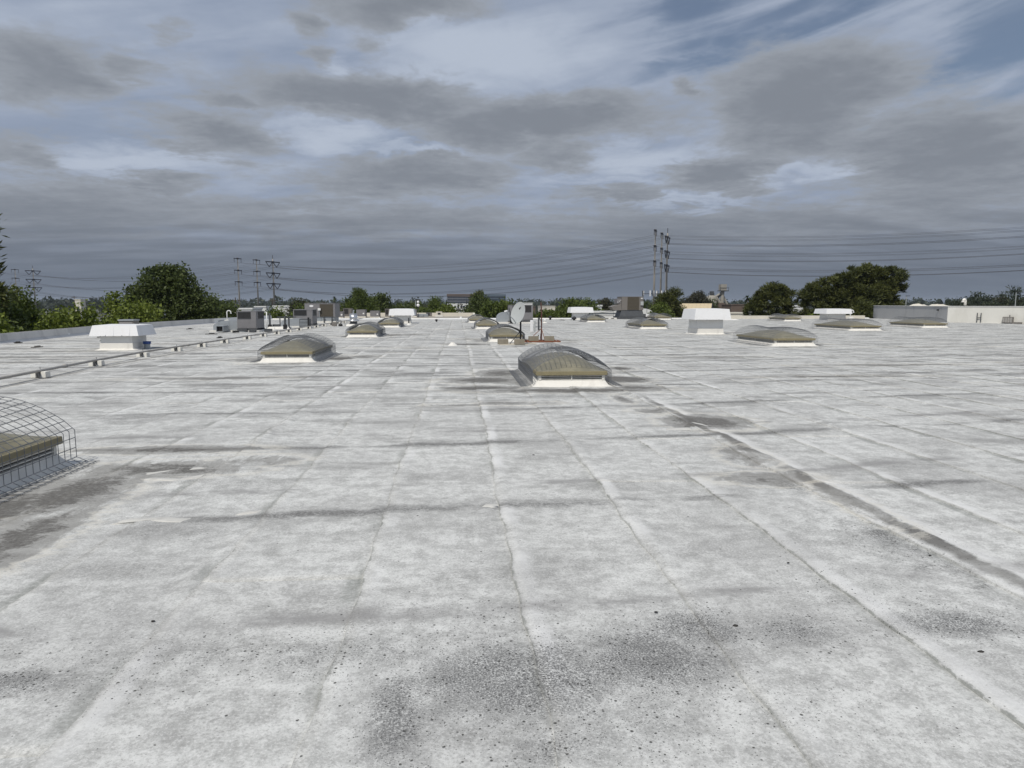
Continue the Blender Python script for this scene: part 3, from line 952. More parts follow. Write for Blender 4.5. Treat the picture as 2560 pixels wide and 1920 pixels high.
# ================================================================== hooded box vents
def hooded_vent(label, x, y, bw, bd, bh, hw, hd, hh, rz=0):
    """x, y: middle of the front face at the roof"""
    t = thing('hooded_vent', label, 'roof vent', (x, y, 0), rz, 'white hooded vents on the roof')
    c = bd / 2
    m = MB()
    m.frustum(bw / 2 + .16, bd / 2 + .16, .004, bw / 2 + .03, bd / 2 + .03, .06, 0, c)
    m.frustum(bw / 2 + .03, bd / 2 + .03, .06, bw / 2 + .018, bd / 2 + .018, min(.32, bh * .5), 0, c)
    m.build('curb_flashing', FLASH, t)
    m = MB()
    m.box(-bw / 2, bw / 2, 0, bd, .02, bh + hh * .6)
    m.build('vent_body', WHITE, t)
    # hood: sloping skirt with real thickness, open underneath
    m = MB()
    o_ = 0
    w0, d0, w1, d1 = hw / 2, hd / 2, hw / 2 - .09, hd / 2 - .09
    z0, z1 = bh, bh + hh
    outer0 = [(-w0, c - d0, z0), (w0, c - d0, z0), (w0, c + d0, z0), (-w0, c + d0, z0)]
    outer1 = [(-w1, c - d1, z1), (w1, c - d1, z1), (w1, c + d1, z1), (-w1, c + d1, z1)]
    e = .02
    inner0 = [(-w0 + e, c - d0 + e, z0), (w0 - e, c - d0 + e, z0), (w0 - e, c + d0 - e, z0), (-w0 + e, c + d0 - e, z0)]
    inner1 = [(-w1 + e, c - d1 + e, z1 - e), (w1 - e, c - d1 + e, z1 - e), (w1 - e, c + d1 - e, z1 - e), (-w1 + e, c + d1 - e, z1 - e)]
    m.v = outer0 + outer1 + inner0 + inner1
    for i in range(4):
        j = (i + 1) % 4
        m.f.append((i, j, 4 + j, 4 + i))
        m.f.append((8 + j, 8 + i, 12 + i, 12 + j))
        m.f.append((j, i, 8 + i, 8 + j))
    m.f.append((15, 14, 13, 12))
    hood_ = m.build('hood', HOODW, t)
    for sx_ in (-.02, w0 * .62):
        MB().quadbox([(sx_ - .012, c - d0 - .008, z0 + .01), (sx_ + .012, c - d0 - .008, z0 + .01), (sx_ + .012, c - d0 + .01, z0 + .01), (sx_ - .012, c - d0 + .01, z0 + .01)],
                     [(sx_ - .012, c - d1 - .008, z1 - .01), (sx_ + .012, c - d1 - .008, z1 - .01), (sx_ + .012, c - d1 + .01, z1 - .01), (sx_ - .012, c - d1 + .01, z1 - .01)]).build('hood_seam', HOODW, hood_)
    m = MB()
    rz_ = z1 + .035
    m.v = outer1 + [(-w1 * .55, c, rz_), (w1 * .55, c, rz_)]
    m.f = [(0, 1, 5, 4), (1, 2, 5), (2, 3, 4, 5), (3, 0, 4)]
    m.build('hood_top', HOODW, t)
    m = MB()
    for s in (-1, 1):
        m.box(s * (w0 * .33) - .008, s * (w0 * .33) + .008, c - d0 - .004, c - d0 + .03, z0 - .004, z0 + .03)
    m.build('hood_clip', GALV, t)
    return t


hooded_vent('low white hooded vent on the left with a blue can at its foot', -11.83, 24.6, 1.05, 1.1, .50, 1.64, 1.42, .36)
hooded_vent('tall white hooded vent on the right of centre, the largest one', 13.25, 35.0, 1.34, 1.5, .78, 1.98, 2.1, .55)
hooded_vent('white hooded vent beside green bushes, just behind a small skylight', 12.55, 69.0, 1.5, 1.5, .70, 2.4, 2.2, .55)
hooded_vent('white hooded vent behind the farthest skylight of the left row', -4.6, 56.5, 1.3, 1.4, .66, 2.1, 2.0, .52)
hooded_vent('rightmost white hooded vent, in front of the largest pine', 37.6, 65.3, 1.8, 1.6, .62, 2.7, 2.4, .48)
t = thing('exhaust_stack', 'short grey louvred stack standing behind the low left vent hood', 'roof vent', (-13.68, 29.6, 0))
MB().box(-.29, .29, -.25, .25, 0, .90).build('stack_body', ACT, t)
MB().box(-.31, .31, -.28, .28, .902, .96).build('stack_cap', GALV, t)
for i in range(4):
    MB().quadbox([(-.26, -.28, .52 + i * .09), (.26, -.28, .52 + i * .09), (.26, -.255, .55 + i * .09), (-.26, -.255, .55 + i * .09)],
                 [(-.26, -.28, .535 + i * .09), (.26, -.28, .535 + i * .09), (.26, -.255, .565 + i * .09), (-.26, -.255, .565 + i * .09)]).build('slat', ACG, t)
t = thing('blue_can', 'small blue can beside the foot of the low white vent', 'can', (-11.05, 25.15, 0.01))
MB().lathe([(.0001, 0), (.10, 0), (.10, .16), (.104, .17), (.0001, .17)], 14).build('can_body', GALV, t, smooth=False)
MB().lathe([(.104, .171), (.13, .18), (.13, .27), (.0001, .28)], 14).build('lid', BLUEP, t)

# ================================================================== gas pipe on blocks
PIPE = [(-8.85, 13.0), (-9.05, 15.4), (-9.32, 18.2), (-9.5, 21.4), (-9.5, 26), (-9.5, 32), (-9.55, 40), (-9.6, 50), (-9.6, 60), (-9.6, 70)]
PZ = .16
t = thing('gas_pipe', 'long grey gas pipe running along the left side of the roof on white blocks', 'pipe')
m = MB()
m.tube([(x, y, PZ) for x, y in PIPE], .032, 10)
m.build('pipe_run', PIPEM, t, smooth=True)
m = MB()
for x, y in ((-9.17, 16.6), (-9.5, 24.8), (-9.53, 36.2), (-9.58, 46.2)):
    m.tube([(x, y - .06, PZ), (x, y + .06, PZ)], .045, 10)
m.build('pipe_coupling', PIPEM, t, smooth=True)


def pipe_x(y):
    for (x0, y0), (x1, y1) in zip(PIPE, PIPE[1:]):
        if y0 <= y <= y1:
            return x0 + (x1 - x0) * (y - y0) / (y1 - y0)
    return PIPE[-1][0]


BY = [15.45, 18.3, 21.3, 23.8, 26.1, 28.6, 31.6, 34.2, 36.8, 39.4, 42.0, 44.6, 47.2, 49.8, 52.6, 55.6, 58.6, 62.0, 66.0]
ordn = ['nearest', 'second', 'third', 'fourth', 'fifth', 'sixth', 'seventh', 'eighth', 'ninth', 'tenth', 'eleventh', 'twelfth', 'thirteenth',
        'fourteenth', 'fifteenth', 'sixteenth', 'seventeenth', 'eighteenth', 'farthest']
sup0 = None
for i, y in enumerate(BY):
    lb = 'white block pipe support, %s along the pipe from the left photo edge' % ordn[i]
    if sup0 is None:
        t = sup0 = thing('pipe_support', lb, 'pipe support', (pipe_x(y), y, .012), 0, 'blocks carrying the gas pipe')
        for s in (-1, 1):
            mm = MB().quadbox([(s * .105 - .055, -.10, 0), (s * .105 + .055, -.10, 0), (s * .105 + .055, .10, 0), (s * .105 - .055, .10, 0)],
                              [(s * .105 - .050, -.085, .135), (s * .105 + .050, -.085, .135), (s * .105 + .050, .085, .135), (s * .105 - .050, .085, .135)])
            mm.build('block', BLOCKW, t, bevel=.008)
        MB().box(-.045, .045, -.05, .05, .02, .118).build('saddle', DGREY, t)
        MB().tube([(0, 0, .15), (0, 0, .23)], .006, 6).build('bolt', DGREY, t)
    else:
        dup(sup0, (pipe_x(y), y, .012), (hash01(i) - .5) * 10, lb)


# ================================================================== air conditioners
def panelled_box(t, w, d, z0, z1, mt, name='cabinet', cols=2):
    b = MB().box(-w / 2, w / 2, 0, d, z0, z1).build(name, mt, t, bevel=.012)
    MB().box(-w / 2 - .015, w / 2 + .015, -.015, d + .015, z1 + .002, z1 + .035).build('top_lid', mt, t, bevel=.006)
    return b


def ac_unit(label, x, y, w, d, z0, z1, mt, rz=0, grilles=(), cat='air conditioner', panels=(), rail=True):
    t = thing('air_conditioner', label, cat, (x, y, 0), rz, 'air conditioning units on the roofs')
    b = panelled_box(t, w, d, z0, z1, mt)
    H_ = z1 - z0
    for (face, a0, a1, b0, b1, gm) in grilles:
        m = MB()
        e = .012
        if face == 'f':
            xa, xb = -w / 2 + a0 * w, -w / 2 + a1 * w
            m.box(xa, xb, -e, 0.004, z0 + b0 * H_, z0 + b1 * H_)
            fr = [(xa, xb, -e - .008, .002, z0 + b1 * H_ + .001, z0 + b1 * H_ + .03), (xa, xb, -e - .008, .002, z0 + b0 * H_ - .03, z0 + b0 * H_ - .001)]
            sl = [(xa, xb, -e - .012, -e - .002, z0 + (b0 + (b1 - b0) * (i + .5) / 9) * H_ - .004, z0 + (b0 + (b1 - b0) * (i + .5) / 9) * H_ + .004) for i in range(9)]
        elif face in 'rl':
            s = 1 if face == 'r' else -1
            ya, yb = a0 * d, a1 * d
            xs = sorted((s * (w / 2 - .004), s * (w / 2 + e)))
            m.box(xs[0], xs[1], ya, yb, z0 + b0 * H_, z0 + b1 * H_)
            xf = sorted((s * (w / 2 - .002), s * (w / 2 + e + .008)))
            fr = [(xf[0], xf[1], ya, yb, z0 + b1 * H_ + .001, z0 + b1 * H_ + .03), (xf[0], xf[1], ya, yb, z0 + b0 * H_ - .03, z0 + b0 * H_ - .001)]
            xg = sorted((s * (w / 2 + e + .002), s * (w / 2 + e + .012)))
            sl = [(xg[0], xg[1], ya, yb, z0 + (b0 + (b1 - b0) * (i + .5) / 9) * H_ - .004, z0 + (b0 + (b1 - b0) * (i + .5) / 9) * H_ + .004) for i in range(9)]
        gpart = m.build('coil_grille', gm, t)
        q = MB()
        for k in fr + sl:
            q.box(*k)
        q.build('grille_bars', DGREY if gm is not COILB else COILB, gpart)
    for (a0, a1, b0, b1) in panels:
        MB().box(-w / 2 + a0 * w, -w / 2 + a1 * w, -.007, .004, z0 + b0 * H_, z0 + b1 * H_).build('access_panel', mt, t, bevel=.004)
    if rail:
        for ya_ in (-.02, d - .05):
            MB().box(-w / 2 - .02, w / 2 + .02, ya_, ya_ + .07, max(z0 - .1, .01), z0 - .003).build('base_rail', DGREY, t)
    return t


def elbow(t, x0, x1, ya, yb, z_bot, z_top, mt=GALV, left=True, name='duct_elbow'):
    """square duct leaving the cabinet sideways and curving down into the roof"""
    m = MB()
    n = 10
    R = z_top - z_bot
    prof = []
    w = x1 - x0
    for i in range(n + 1):
        a = math.pi / 2 * i / n
        prof.append((x0 + w * .62 - math.sin(a) * w * .62, z_bot + R * .45 + math.cos(a) * R * .55))
    prof = [(x1, z_top)] + prof + [(x0, z_bot)]
    base = [(x1, z_bot)]
    pts = prof + base
    k = len(pts)
    for (px_, pz_) in pts:
        m.v.append((px_, ya, pz_))
    for (px_, pz_) in pts:
        m.v.append((px_, yb, pz_))
    m.f.append(tuple(range(k)))
    m.f.append(tuple(range(2 * k - 1, k - 1, -1)))
    for i in range(k):
        j = (i + 1) % k
        m.f.append((j, i, k + i, k + j))
    return m.build(name, mt, t)


# nearest unit, left
t = ac_unit('nearest grey air conditioner, with a curved galvanised duct on its left', -12.03, 40.0, 1.07, 1.6, .20, 1.16, ACG,
            grilles=(('f', .05, .72, .60, .96, COIL), ('r', .25, .95, .60, .96, COIL)), panels=((.02, .66, .03, .55), (.68, .98, .03, .55)))
e = elbow(t, -1.92, -.545, .15, 1.1, .02, .66)
for xx in (-1.62, -1.05):
    MB().box(xx - .018, xx + .018, .135, 1.115, .05, .665).build('duct_seam', GALV, e)
MB().box(-2.1, -.7, .02, 1.2, .004, .10).build('curb', FLASH, t)
MB().box(-.69, .7, -.1, 1.75, .005, .097).build('curb', FLASH, t)
m = MB().box(-.35, .05, -.28, .1, .02, .20)
m.build('drain_tray', DGREY, t)
d_ = thing('duct_stub', 'black open square duct stub in front of the curved galvanised duct', 'duct', (-13.25, 39.2, 0))
m = MB()
m.box(-.19, .19, -.10, .8, .36, .385)
m.box(-.19, .19, -.10, .8, .05, .075)
m.box(-.19, -.165, -.10, .8, .077, .358)
m.box(.165, .19, -.10, .8, .077, .358)
m.build('duct_wall', GALV, d_)
MB().box(-.163, .163, .02, .78, .078, .357).build('opening', DARKG, d_)
for k, (x, y, w, h, dd, mt_, nm, lb) in enumerate([
        (-12.35, 38.9, .30, .10, .25, BLACK, 'junction_box', 'small black box lying in front of the nearest grey air conditioner'),
        (-11.55, 39.3, .34, .09, .30, DGREY, 'junction_box', 'grey metal box on the roof at the right front of the nearest air conditioner'),
        (-10.85, 39.9, .42, .16, .18, DGREY, 'conduit_box', 'dark conduit box between the nearest air conditioner and the pipe')]):
    t = thing(nm, lb, 'junction box', (x, y, .01))
    MB().box(-w / 2, w / 2, 0, dd, .0, h).build('box_body', mt_, t, bevel=.01)
    MB().box(-w / 2 - .01, w / 2 + .01, -.01, dd + .01, h + .002, h + .015).build('box_lid', mt_, t)
    MB().tube([(w / 2, dd / 2, h * .5), (w / 2 + .25, dd / 2 + .1, h * .5), (w / 2 + .3, dd / 2 + .3, .02)], .015, 6).build('conduit', GALV, t)
t = thing('drain_vent', 'white cone pipe flashing beside the pipe near the nearest air conditioner', 'roof vent', (-10.6, 40.3, 0))
MB().lathe([(.16, .01), (.06, .14), (.045, .26), (.0001, .26)], 12).build('cone_flashing', FLASH, t, smooth=True)

# equipment frame with posts behind the pipe
t = thing('equipment_frame', 'grey steel equipment frame with upright posts on a white curb, behind the pipe', 'equipment frame', (-11.35, 44.2, 0))
MB().frustum(.72, .5, .004, .60, .40, .16, 0, .4).build('curb', FLASH, t)
for (x, y, z, w) in ((-.55, .1, 1.02, .11), (.42, .0, .82, .12), (.62, .15, .80, .09), (-.12, .9, .72, .06)):
    p = MB().box(x - w / 2, x + w / 2, y - w / 2, y + w / 2, .05, z).build('post', DGREY, t, bevel=.006)
    MB().box(x - w * .9, x + w * .9, y - w * .9, y + w * .9, .02, .30 if w > .1 else .12).build('post_shoe', BLACK, p)
MB().tube([(-.72, 0, .03), (-.70, 0, 1.1)], .035, 8).build('white_pipe', WHITE, t, smooth=True)
MB().tube([(-.70, 0, 1.1), (-.69, 0, 1.75)], .012, 6).build('antenna_rod', BLACK, t)
MB().box(-.1, 1.1, .06, .12, .74, .80).build('top_rail', DGREY, t)
MB().box(-.45, -.05, .3, .8, .16, .30).build('fan_housing', DGREY, t)
t = thing('sheet_metal_duct', 'pale curved sheet metal duct behind the equipment frame', 'duct', (-11.55, 47.6, 0))
e = elbow(t, -.5, .75, 0, .9, .05, .60, GALV)
MB().box(-.62, .85, -.1, 1.0, .004, .09).build('curb', FLASH, t)
t = thing('filter_box', 'dark louvred box between the equipment frame and the second grey air conditioner', 'filter box', (-10.05, 45.6, 0))
MB().box(-.32, .32, 0, .6, .06, .62).build('box_body', DGREY, t, bevel=.01)
MB().frustum(.06, .06, .05, .05, .05, .72, .30, -.1).build('corner_post', BLACK, t)
for i in range(5):
    MB().box(-.28, .22, -.02, .005, .14 + i * .09, .19 + i * .09).build('slat', GALV, t)
MB().frustum(.5, .5, .004, .36, .36, .058, 0, .3).build('curb', FLASH, t)

t = ac_unit('grey air conditioner with wide dark grille, below and left of the white oval badge', -11.15, 50.2, 1.35, 1.6, .16, 1.17, ACG,
            grilles=(('f', .05, .70, .62, .96, COIL), ('r', .2, .9, .6, .96, COIL)), panels=((.03, .5, .04, .56), (.52, .97, .04, .56)))
MB().box(-.8, .8, -.1, 1.7, .005, .055).build('curb', FLASH, t)
t = ac_unit('large grey air conditioner with a white oval badge and brown coil', -11.6, 58.6, 2.5, 2.4, .50, 1.62, ACG,
            grilles=(('f', .50, .94, .06, .93, COILB),), panels=((.02, .46, .04, .50),), rail=False)
m = MB()
n = 28
m.v = [(-.68 + .17 * math.cos(2 * math.pi * i / n), -.018, 1.42 + .085 * math.sin(2 * math.pi * i / n)) for i in range(n)] + \
      [(-.68 + .17 * math.cos(2 * math.pi * i / n), -.001, 1.42 + .085 * math.sin(2 * math.pi * i / n)) for i in range(n)]
m.f = [tuple(range(n))[::-1]] + [(i, (i + 1) % n, n + (i + 1) % n, n + i) for i in range(n)]
m.build('oval_badge', HOODW, t)
MB().box(-.12, .10, -.20, -.06, 1.05, 1.24).build('disconnect_box', WHITE, t, bevel=.01)
MB().tube([(-.01, -.13, 1.05), (-.01, -.13, .3)], .02, 6).build('conduit', GALV, t)
MB().box(-1.15, 1.15, .05, 2.3, .16, .497).build('support_frame', GALV, t)
MB().box(-1.35, 1.35, -.05, 2.5, .005, .158).build('curb', FLASH, t)
for x in (-.9, .35, 1.0):
    MB().box(x - .05, x + .05, -.10, -.02, .02, .48).build('leg', DGREY, t)

t = thing('exhaust_fan', 'shiny round aluminium exhaust fan on a white curb', 'exhaust fan', (-7.62, 50.6, 0))
MB().lathe([(.25, .88), (.275, .90), (.28, .50), (.27, .48)], 28).build('fan_drum', SPUN, t, smooth=True)
MB().lathe([(.0001, .86), (.25, .88)], 28).build('fan_top', SPUN, t)
MB().lathe([(.27, .478), (.40, .43), (.42, .36), (.36, .33), (.26, .32)], 28).build('wind_band', SPUN, t, smooth=True)
MB().lathe([(.26, .318), (.26, .20), (.36, .14)], 28).build('neck', DGREY, t, smooth=True)
MB().frustum(.55, .55, .004, .40, .40, .138).build('curb', FLASH, t)
MB().tube([(0, 0, .86), (0, 0, 1.02), (.05, 0, 1.15)], .05, 8).build('lifting_lug', GALV, t)
t = thing('valve_assembly', 'tangle of black and grey valves and pipes beside the aluminium exhaust fan', 'valves', (-8.55, 49.9, 0))
m = MB()
m.tube([(-.2, 0, .02), (-.2, 0, .45), (.1, 0, .45), (.1, 0, .1)], .03, 6)
m.tube([(.1, .1, .3), (.35, .1, .35), (.42, .1, .05)], .03, 6)
m.build('valve_pipes', PIPEM, t)
MB().lathe([(.0001, .0), (.14, .02), (.16, .10), (.08, .2), (.0001, .22)], 12, .12, -.1).build('regulator', BLACK, t, smooth=True)
MB().box(-.5, -.18, -.1, .2, .02, .30).build('meter_box', ACT, t)

t = ac_unit('dark grey air conditioner with a big galvanised elbow duct, right behind the dish antenna', 5.15, 55.6, 1.9, 2.3, .30, 1.48, ACG,
            grilles=(('f', .12, .92, .55, .96, COIL), ('f', .12, .5, .06, .45, COIL)), panels=((.54, .96, .05, .46),))
e = elbow(t, -2.0, -.96, .2, 1.4, .06, .92)
MB().box(-2.2, 1.1, -.25, 2.4, .005, .13).build('curb', FLASH, t)
m = MB().box(-1.15, -.55, -.55, -.35, .16, .24)
m.build('cross_bar', BLACK, t)
MB().tube([(-.95, -.45, .02), (-.95, -.45, .9), (-1.05, -.45, 1.25)], .04, 8).build('flue_pipe', DGREY, t)
MB().lathe([(.0001, .02), (.11, .02), (.12, .14), (.0001, .16)], 12, -.85, -.6).build('flue_base', BLACK, t)

t = ac_unit('big taupe rooftop air conditioner with a sloping intake hood', 18.35, 72.2 - 1.2, 2.3, 2.2, .93, 2.33, ACT,
            grilles=(('f', .26, .80, .05, .96, COILB),), panels=((.82, .985, .05, .93),), rail=False)
m = MB()
m.quadbox([(-1.95, .05, .93), (-1.17, .05, .93), (-1.17, 1.7, .93), (-1.95, 1.7, .93)], [(-2.25, .05, 1.30), (-1.17, .05, 1.62), (-1.17, 1.7, 1.62), (-2.25, 1.7, 1.30)])
m.build('intake_hood', ACT, t)
MB().box(-1.55, -1.16, .4, 1.9, 1.63, 2.15).build('economiser_box', ACG, t)
for k in range(3):
    MB().lathe([(.0001, 0), (.045, 0), (.045, .01), (.0001, .012)], 10).rot(Matrix.Translation((-1.50 + .16 * k, .39, 1.78 + .10 * k)) @ Matrix.Rotation(rad(90), 4, 'X')).build('sticker', HOODW, t)
MB().box(.88, 1.06, -.03, -.008, 2.13, 2.23).build('label_plate', HOODW, t)
MB().box(.84, 1.14, -.12, -.008, 1.45, 1.85).build('control_box', DISHM, t)
m = MB().frustum(1.30, 1.2, .28, 1.12, 1.05, .925, -.05, 1.1)
m.build('curb_adaptor', DGREY, t)
MB().box(-1.5, 1.4, -.2, 2.4, .005, .275).build('curb', DGREY, t)
t = thing('guard_rail', 'low dark pipe railing and white hatch left of the big taupe unit', 'railing', (15.2, 70.5, 0))
m = MB()
m.tube([(-.9, 0, .02), (-.9, 0, .62), (1.0, 0, .85), (1.0, 0, .02)], .025, 6)
m.tube([(-.9, 0, .35), (1.0, 0, .42)], .02, 6)
m.build('rail_pipe', BLACK, t)
MB().box(-.6, 1.3, -.3, .8, .005, .16).build('hatch_curb', FLASH, t)
for k in range(3):
    MB().box(-.5 + k * .6, -.2 + k * .6, -.312, -.3 + .002, .05, .12).build('vent_slot', DARKG, t)
t = thing('conduit_cabinet', 'white wall cabinet on a post at the right end of the big taupe unit', 'electrical cabinet', (19.75, 70.2, 0))
MB().box(-.14, .14, 0, .15, .25, .55).build('cabinet_body', HOODW, t, bevel=.01)
MB().tube([(-.05, .08, .02), (-.05, .08, 1.5)], .022, 6).build('conduit', DGREY, t)
MB().box(-.2, .2, -.05, .2, .01, .07).build('foot', FLASH, t)
for (x, y, w, lb) in ((24.6, 77.5 - 6.5, 1.2, 'grey galvanised unit right of the distant skylight'), (26.6, 70.8, 1.3, 'low crumpled grey metal hood left of the tall vent hood')):
    t = thing('metal_hood', lb, 'roof vent', (x, y, 0))
    MB().frustum(w * .55, .6, .004, w * .5, .5, .10).build('curb', FLASH, t)
    MB().frustum(w * .5, .5, .102, w * .42, .4, .42 if w < 1.25 else .26).build('hood_body', GALV, t)
    MB().frustum(w * .46, .45, .424 if w < 1.25 else .264, w * .1, .1, .52 if w < 1.25 else .36).build('hood_top', GALV, t)

# ================================================================== dish antenna and mast
t = thing('dish_antenna', 'grey satellite dish on a black pole, weighted with tan cinder blocks', 'satellite dish', (2.44, 26.7, 0))
MB().tube([(0, 0, .06), (0, 0, 1.02)], .035, 10).build('pole', BLACK, t, smooth=True)
dn = Vector((-.72, -.62, .30)).normalized()
q = dn.to_track_quat('Z', 'Y').to_matrix().to_4x4()
m = MB()
prof = [(r, .30 * r * r - .03) for r in (.0001, .08, .16, .24, .32, .385)] + [(.40, .022), (.385, .012)] + [(r, .30 * r * r - .045) for r in (.32, .24, .16, .08, .0001)]
m.lathe(prof, 32)
m.v = [(p[0] * .94, p[1] * 1.14, p[2]) for p in m.v]
d0 = Vector((-.10, -.05, 1.24))
m.rot(Matrix.Translation(d0) @ q)
dish = m.build('dish_reflector', DISHM, t, smooth=True)
lg = MB()
lg.v = [(.0, .14, .02), (.05, .20, .03), (.07, .27, .045), (.02, .23, .035), (-.03, .2, .03)]
lg.v = [(x, y, .30 * (x * x + y * y) - .022) for x, y, z in lg.v] + [(x, y, .30 * (x * x + y * y) - .027) for x, y, z in lg.v]
lg.f = [(0, 1, 2, 3, 4), (9, 8, 7, 6, 5)]
lg.rot(Matrix.Translation(d0) @ q).build('dark_emblem', BLACK, dish)
base = Matrix.Translation(d0) @ q @ Vector((0, -.40, .01))
tip = Vector((-.62, -.42, 1.30))
MB().tube([base, Vector((-.30, -.22, 1.0)), tip], .018, 8).build('feed_arm', GALV, t)
MB().tube([tip + Vector((-.04, -.02, .0)), tip + Vector((.07, .05, .03))], .035, 10).build('feed_horn', HOODW, t, smooth=True)
MB().box(-.09, .09, -.07, .09, .96, 1.16).build('mount_bracket', DISHM, t, bevel=.02)
MB().tube([(0, 0, .55), (-.45, -.35, .06)], .014, 6).build('strut', BLACK, t)
MB().tube([(0, 0, .45), (.3, .4, .06)], .014, 6).build('strut', BLACK, t)
MB().box(-.85, .25, -.45, -.33, .012, .05).build('plank', PLANKM, t)
MB().box(-.85, .65, .22, .34, .012, .05).build('plank', PLANKM, t)
MB().box(-.06, .06, -.32, .21, .012, .048).build('plank', PLANKM, t)


def cinder_block(x, y, z, rz, lb):
    t = thing('cinder_block', lb, 'cinder block', (x, y, z), rz, 'cinder blocks weighing down the antenna bases')
    m = MB()
    L, D_, H_ = .40, .19, .19
    # two hollow cells seen from the end: outer shell of webs
    for (a, b) in ((-L / 2, -L / 2 + .03), (-.015, .015), (L / 2 - .03, L / 2)):
        m.box(a, b, -D_ / 2 + .03, D_ / 2 - .03, 0, H_)
    m.box(-L / 2, L / 2, -D_ / 2, -D_ / 2 + .03, 0, H_)
    m.box(-L / 2, L / 2, D_ / 2 - .03, D_ / 2, 0, H_)
    m.build('block_shell', CINDER, t)
    return t


cinder_block(1.72, 26.35, .05, 4, 'tan cinder block at the left end of the dish antenna base')
cinder_block(2.36, 26.32, .05, 86 - 90 + 3, 'cinder block with open cells in front of the dish antenna pole')
cinder_block(3.12, 28.2, .075, 8, 'left cinder block on the rusty mast base')
cinder_block(3.78, 28.2, .075, -6, 'right cinder block on the rusty mast base')

t = thing('antenna_mast', 'thin rusty mast with struts on a red steel base beside the dish antenna', 'mast', (3.50, 28.6, 0))
MB().tube([(0, 0, .06), (0, 0, 1.25), (-.03, 0, 1.66)], .028, 8).build('mast_pole', RUST, t)
m = MB()
m.box(-.75, .75, -.50, -.44, .01, .07)
m.box(-.75, .75, .44, .50, .01, .07)
m.box(-.75, -.69, -.437, .437, .01, .068)
m.box(.69, .75, -.437, .437, .01, .068)
m.box(-.03, .03, -.437, .437, .01, .066)
m.build('base_frame', REDP, t)
for (a, mt_) in (((-.6, -.4), REDP), ((.6, -.35), GALV), ((.1, -.42), REDP), ((0, .45), RUST)):
    MB().tube([(0, 0, .58), (a[0], a[1], .07)], .014, 6).build('strut', mt_, t)
MB().box(-.50, -.37, -.22, -.15, .42, .92).build('panel_antenna', HOODW, t, bevel=.02)
MB().box(-.34, -.28, -.24, -.15, .44, .90).build('panel_antenna', DISHM, t, bevel=.02)
MB().box(-.17, -.10, -.15, -.08, .50, 1.02).build('panel_antenna', DGREY, t, bevel=.02)
MB().tube([(-.45, -.14, .62), (0, 0, .66)], .012, 6).build('bracket', GALV, t)
MB().tube([(-.13, -.05, .3), (-.20, -.05, .06)], .02, 6).build('cable_bundle', BLACK, t)
MB().tube([(-.13, -.08, .95), (-.08, -.02, 1.0), (0, 0, .8)], .015, 6).build('bracket', DGREY, t)

# small vents and pipes on the roof
def pipe_vent(lb, x, y, h, r=.05, mt_=None, cone=True, ball=False):
    t = thing('pipe_vent', lb, 'roof vent', (x, y, 0), 0, 'small pipe vents on the roof')
    if cone:
        MB().lathe([(r * 3.4, .006), (r * 1.5, .10), (r * 1.15, .14)], 12).build('cone_flashing', FLASH, t, smooth=True)
    MB().tube([(0, 0, .01), (0, 0, h)], r, 10).build('vent_pipe', mt_ or WHITE, t, smooth=True)
    if ball:
        MB().lathe([(.0001, h - .01), (r * 1.7, h + .01), (r * 1.9, h + r), (r * 1.2, h + r * 2), (.0001, h + r * 2.2)], 12).build('cap', mt_ or WHITE, t, smooth=True)
    return t


def gooseneck(lb, x, y, h, r, mt_=None, box=True, rz=0):
    t = thing('gooseneck_vent', lb, 'gooseneck vent', (x, y, 0), rz, 'curved gooseneck vents')
    pts = [(0, 0, .05), (0, 0, h - .16)]
    for i in range(1, 9):
        a = math.pi * i / 8
        pts.append((.16 - .16 * math.cos(a), 0, h - .16 + .16 * math.sin(a)))
    MB().tube(pts, r, 10).build('neck', mt_ or WHITE, t, smooth=True)
    if box:
        MB().frustum(.26, .26, .004, .20, .20, .28).build('curb', FLASH, t)
        MB().box(.30, .38, -.05, .05, .10, .2).build('side_box', WHITE, t)
    MB().lathe([(r, 0), (r * 1.8, -.10), (r * 1.5, -.10)], 12).rot(Matrix.Translation((.32, 0, h - .16))).build('bell_mouth', mt_ or WHITE, t, smooth=True)
    return t


gooseneck('white gooseneck vent on the parapet line below the big left tree', -19.1, 58.3, 1.05, .045)
gooseneck('white gooseneck vent right of the rightmost hooded vent', 40.3, 67.5, .95, .06)
pipe_vent('short black pipe vent with white cone foot, right of the farthest left row vent', -3.75, 52.4, .55, .055, BLACK)
pipe_vent('tiny black knob vent alone on the far middle of the roof', -1.95, 61.5, .10, .07, BLACK, False, True)
pipe_vent('small capped white pipe vent right of the dish antenna', 7.25, 57.0, .16, .07, WHITE, True, True)
pipe_vent('tiny dark knob vent on the far roof right of the dish antenna', 9.2, 68.0, .16, .10, BLACK, False, True)
pipe_vent('dark knob vent left of the hooded vent beside green bushes', 11.2, 65.5, .12, .12, BLACK, False, True)
pipe_vent('white cone roof drain vent by the dark puddle near the middle skylight row', -0.22, 26.2, .09, .06, FLASH, True, False)
pipe_vent('low white knob vent on the far right roof', 47.0 - 5.2, 43.5, .14, .10, FLASH, True, True)
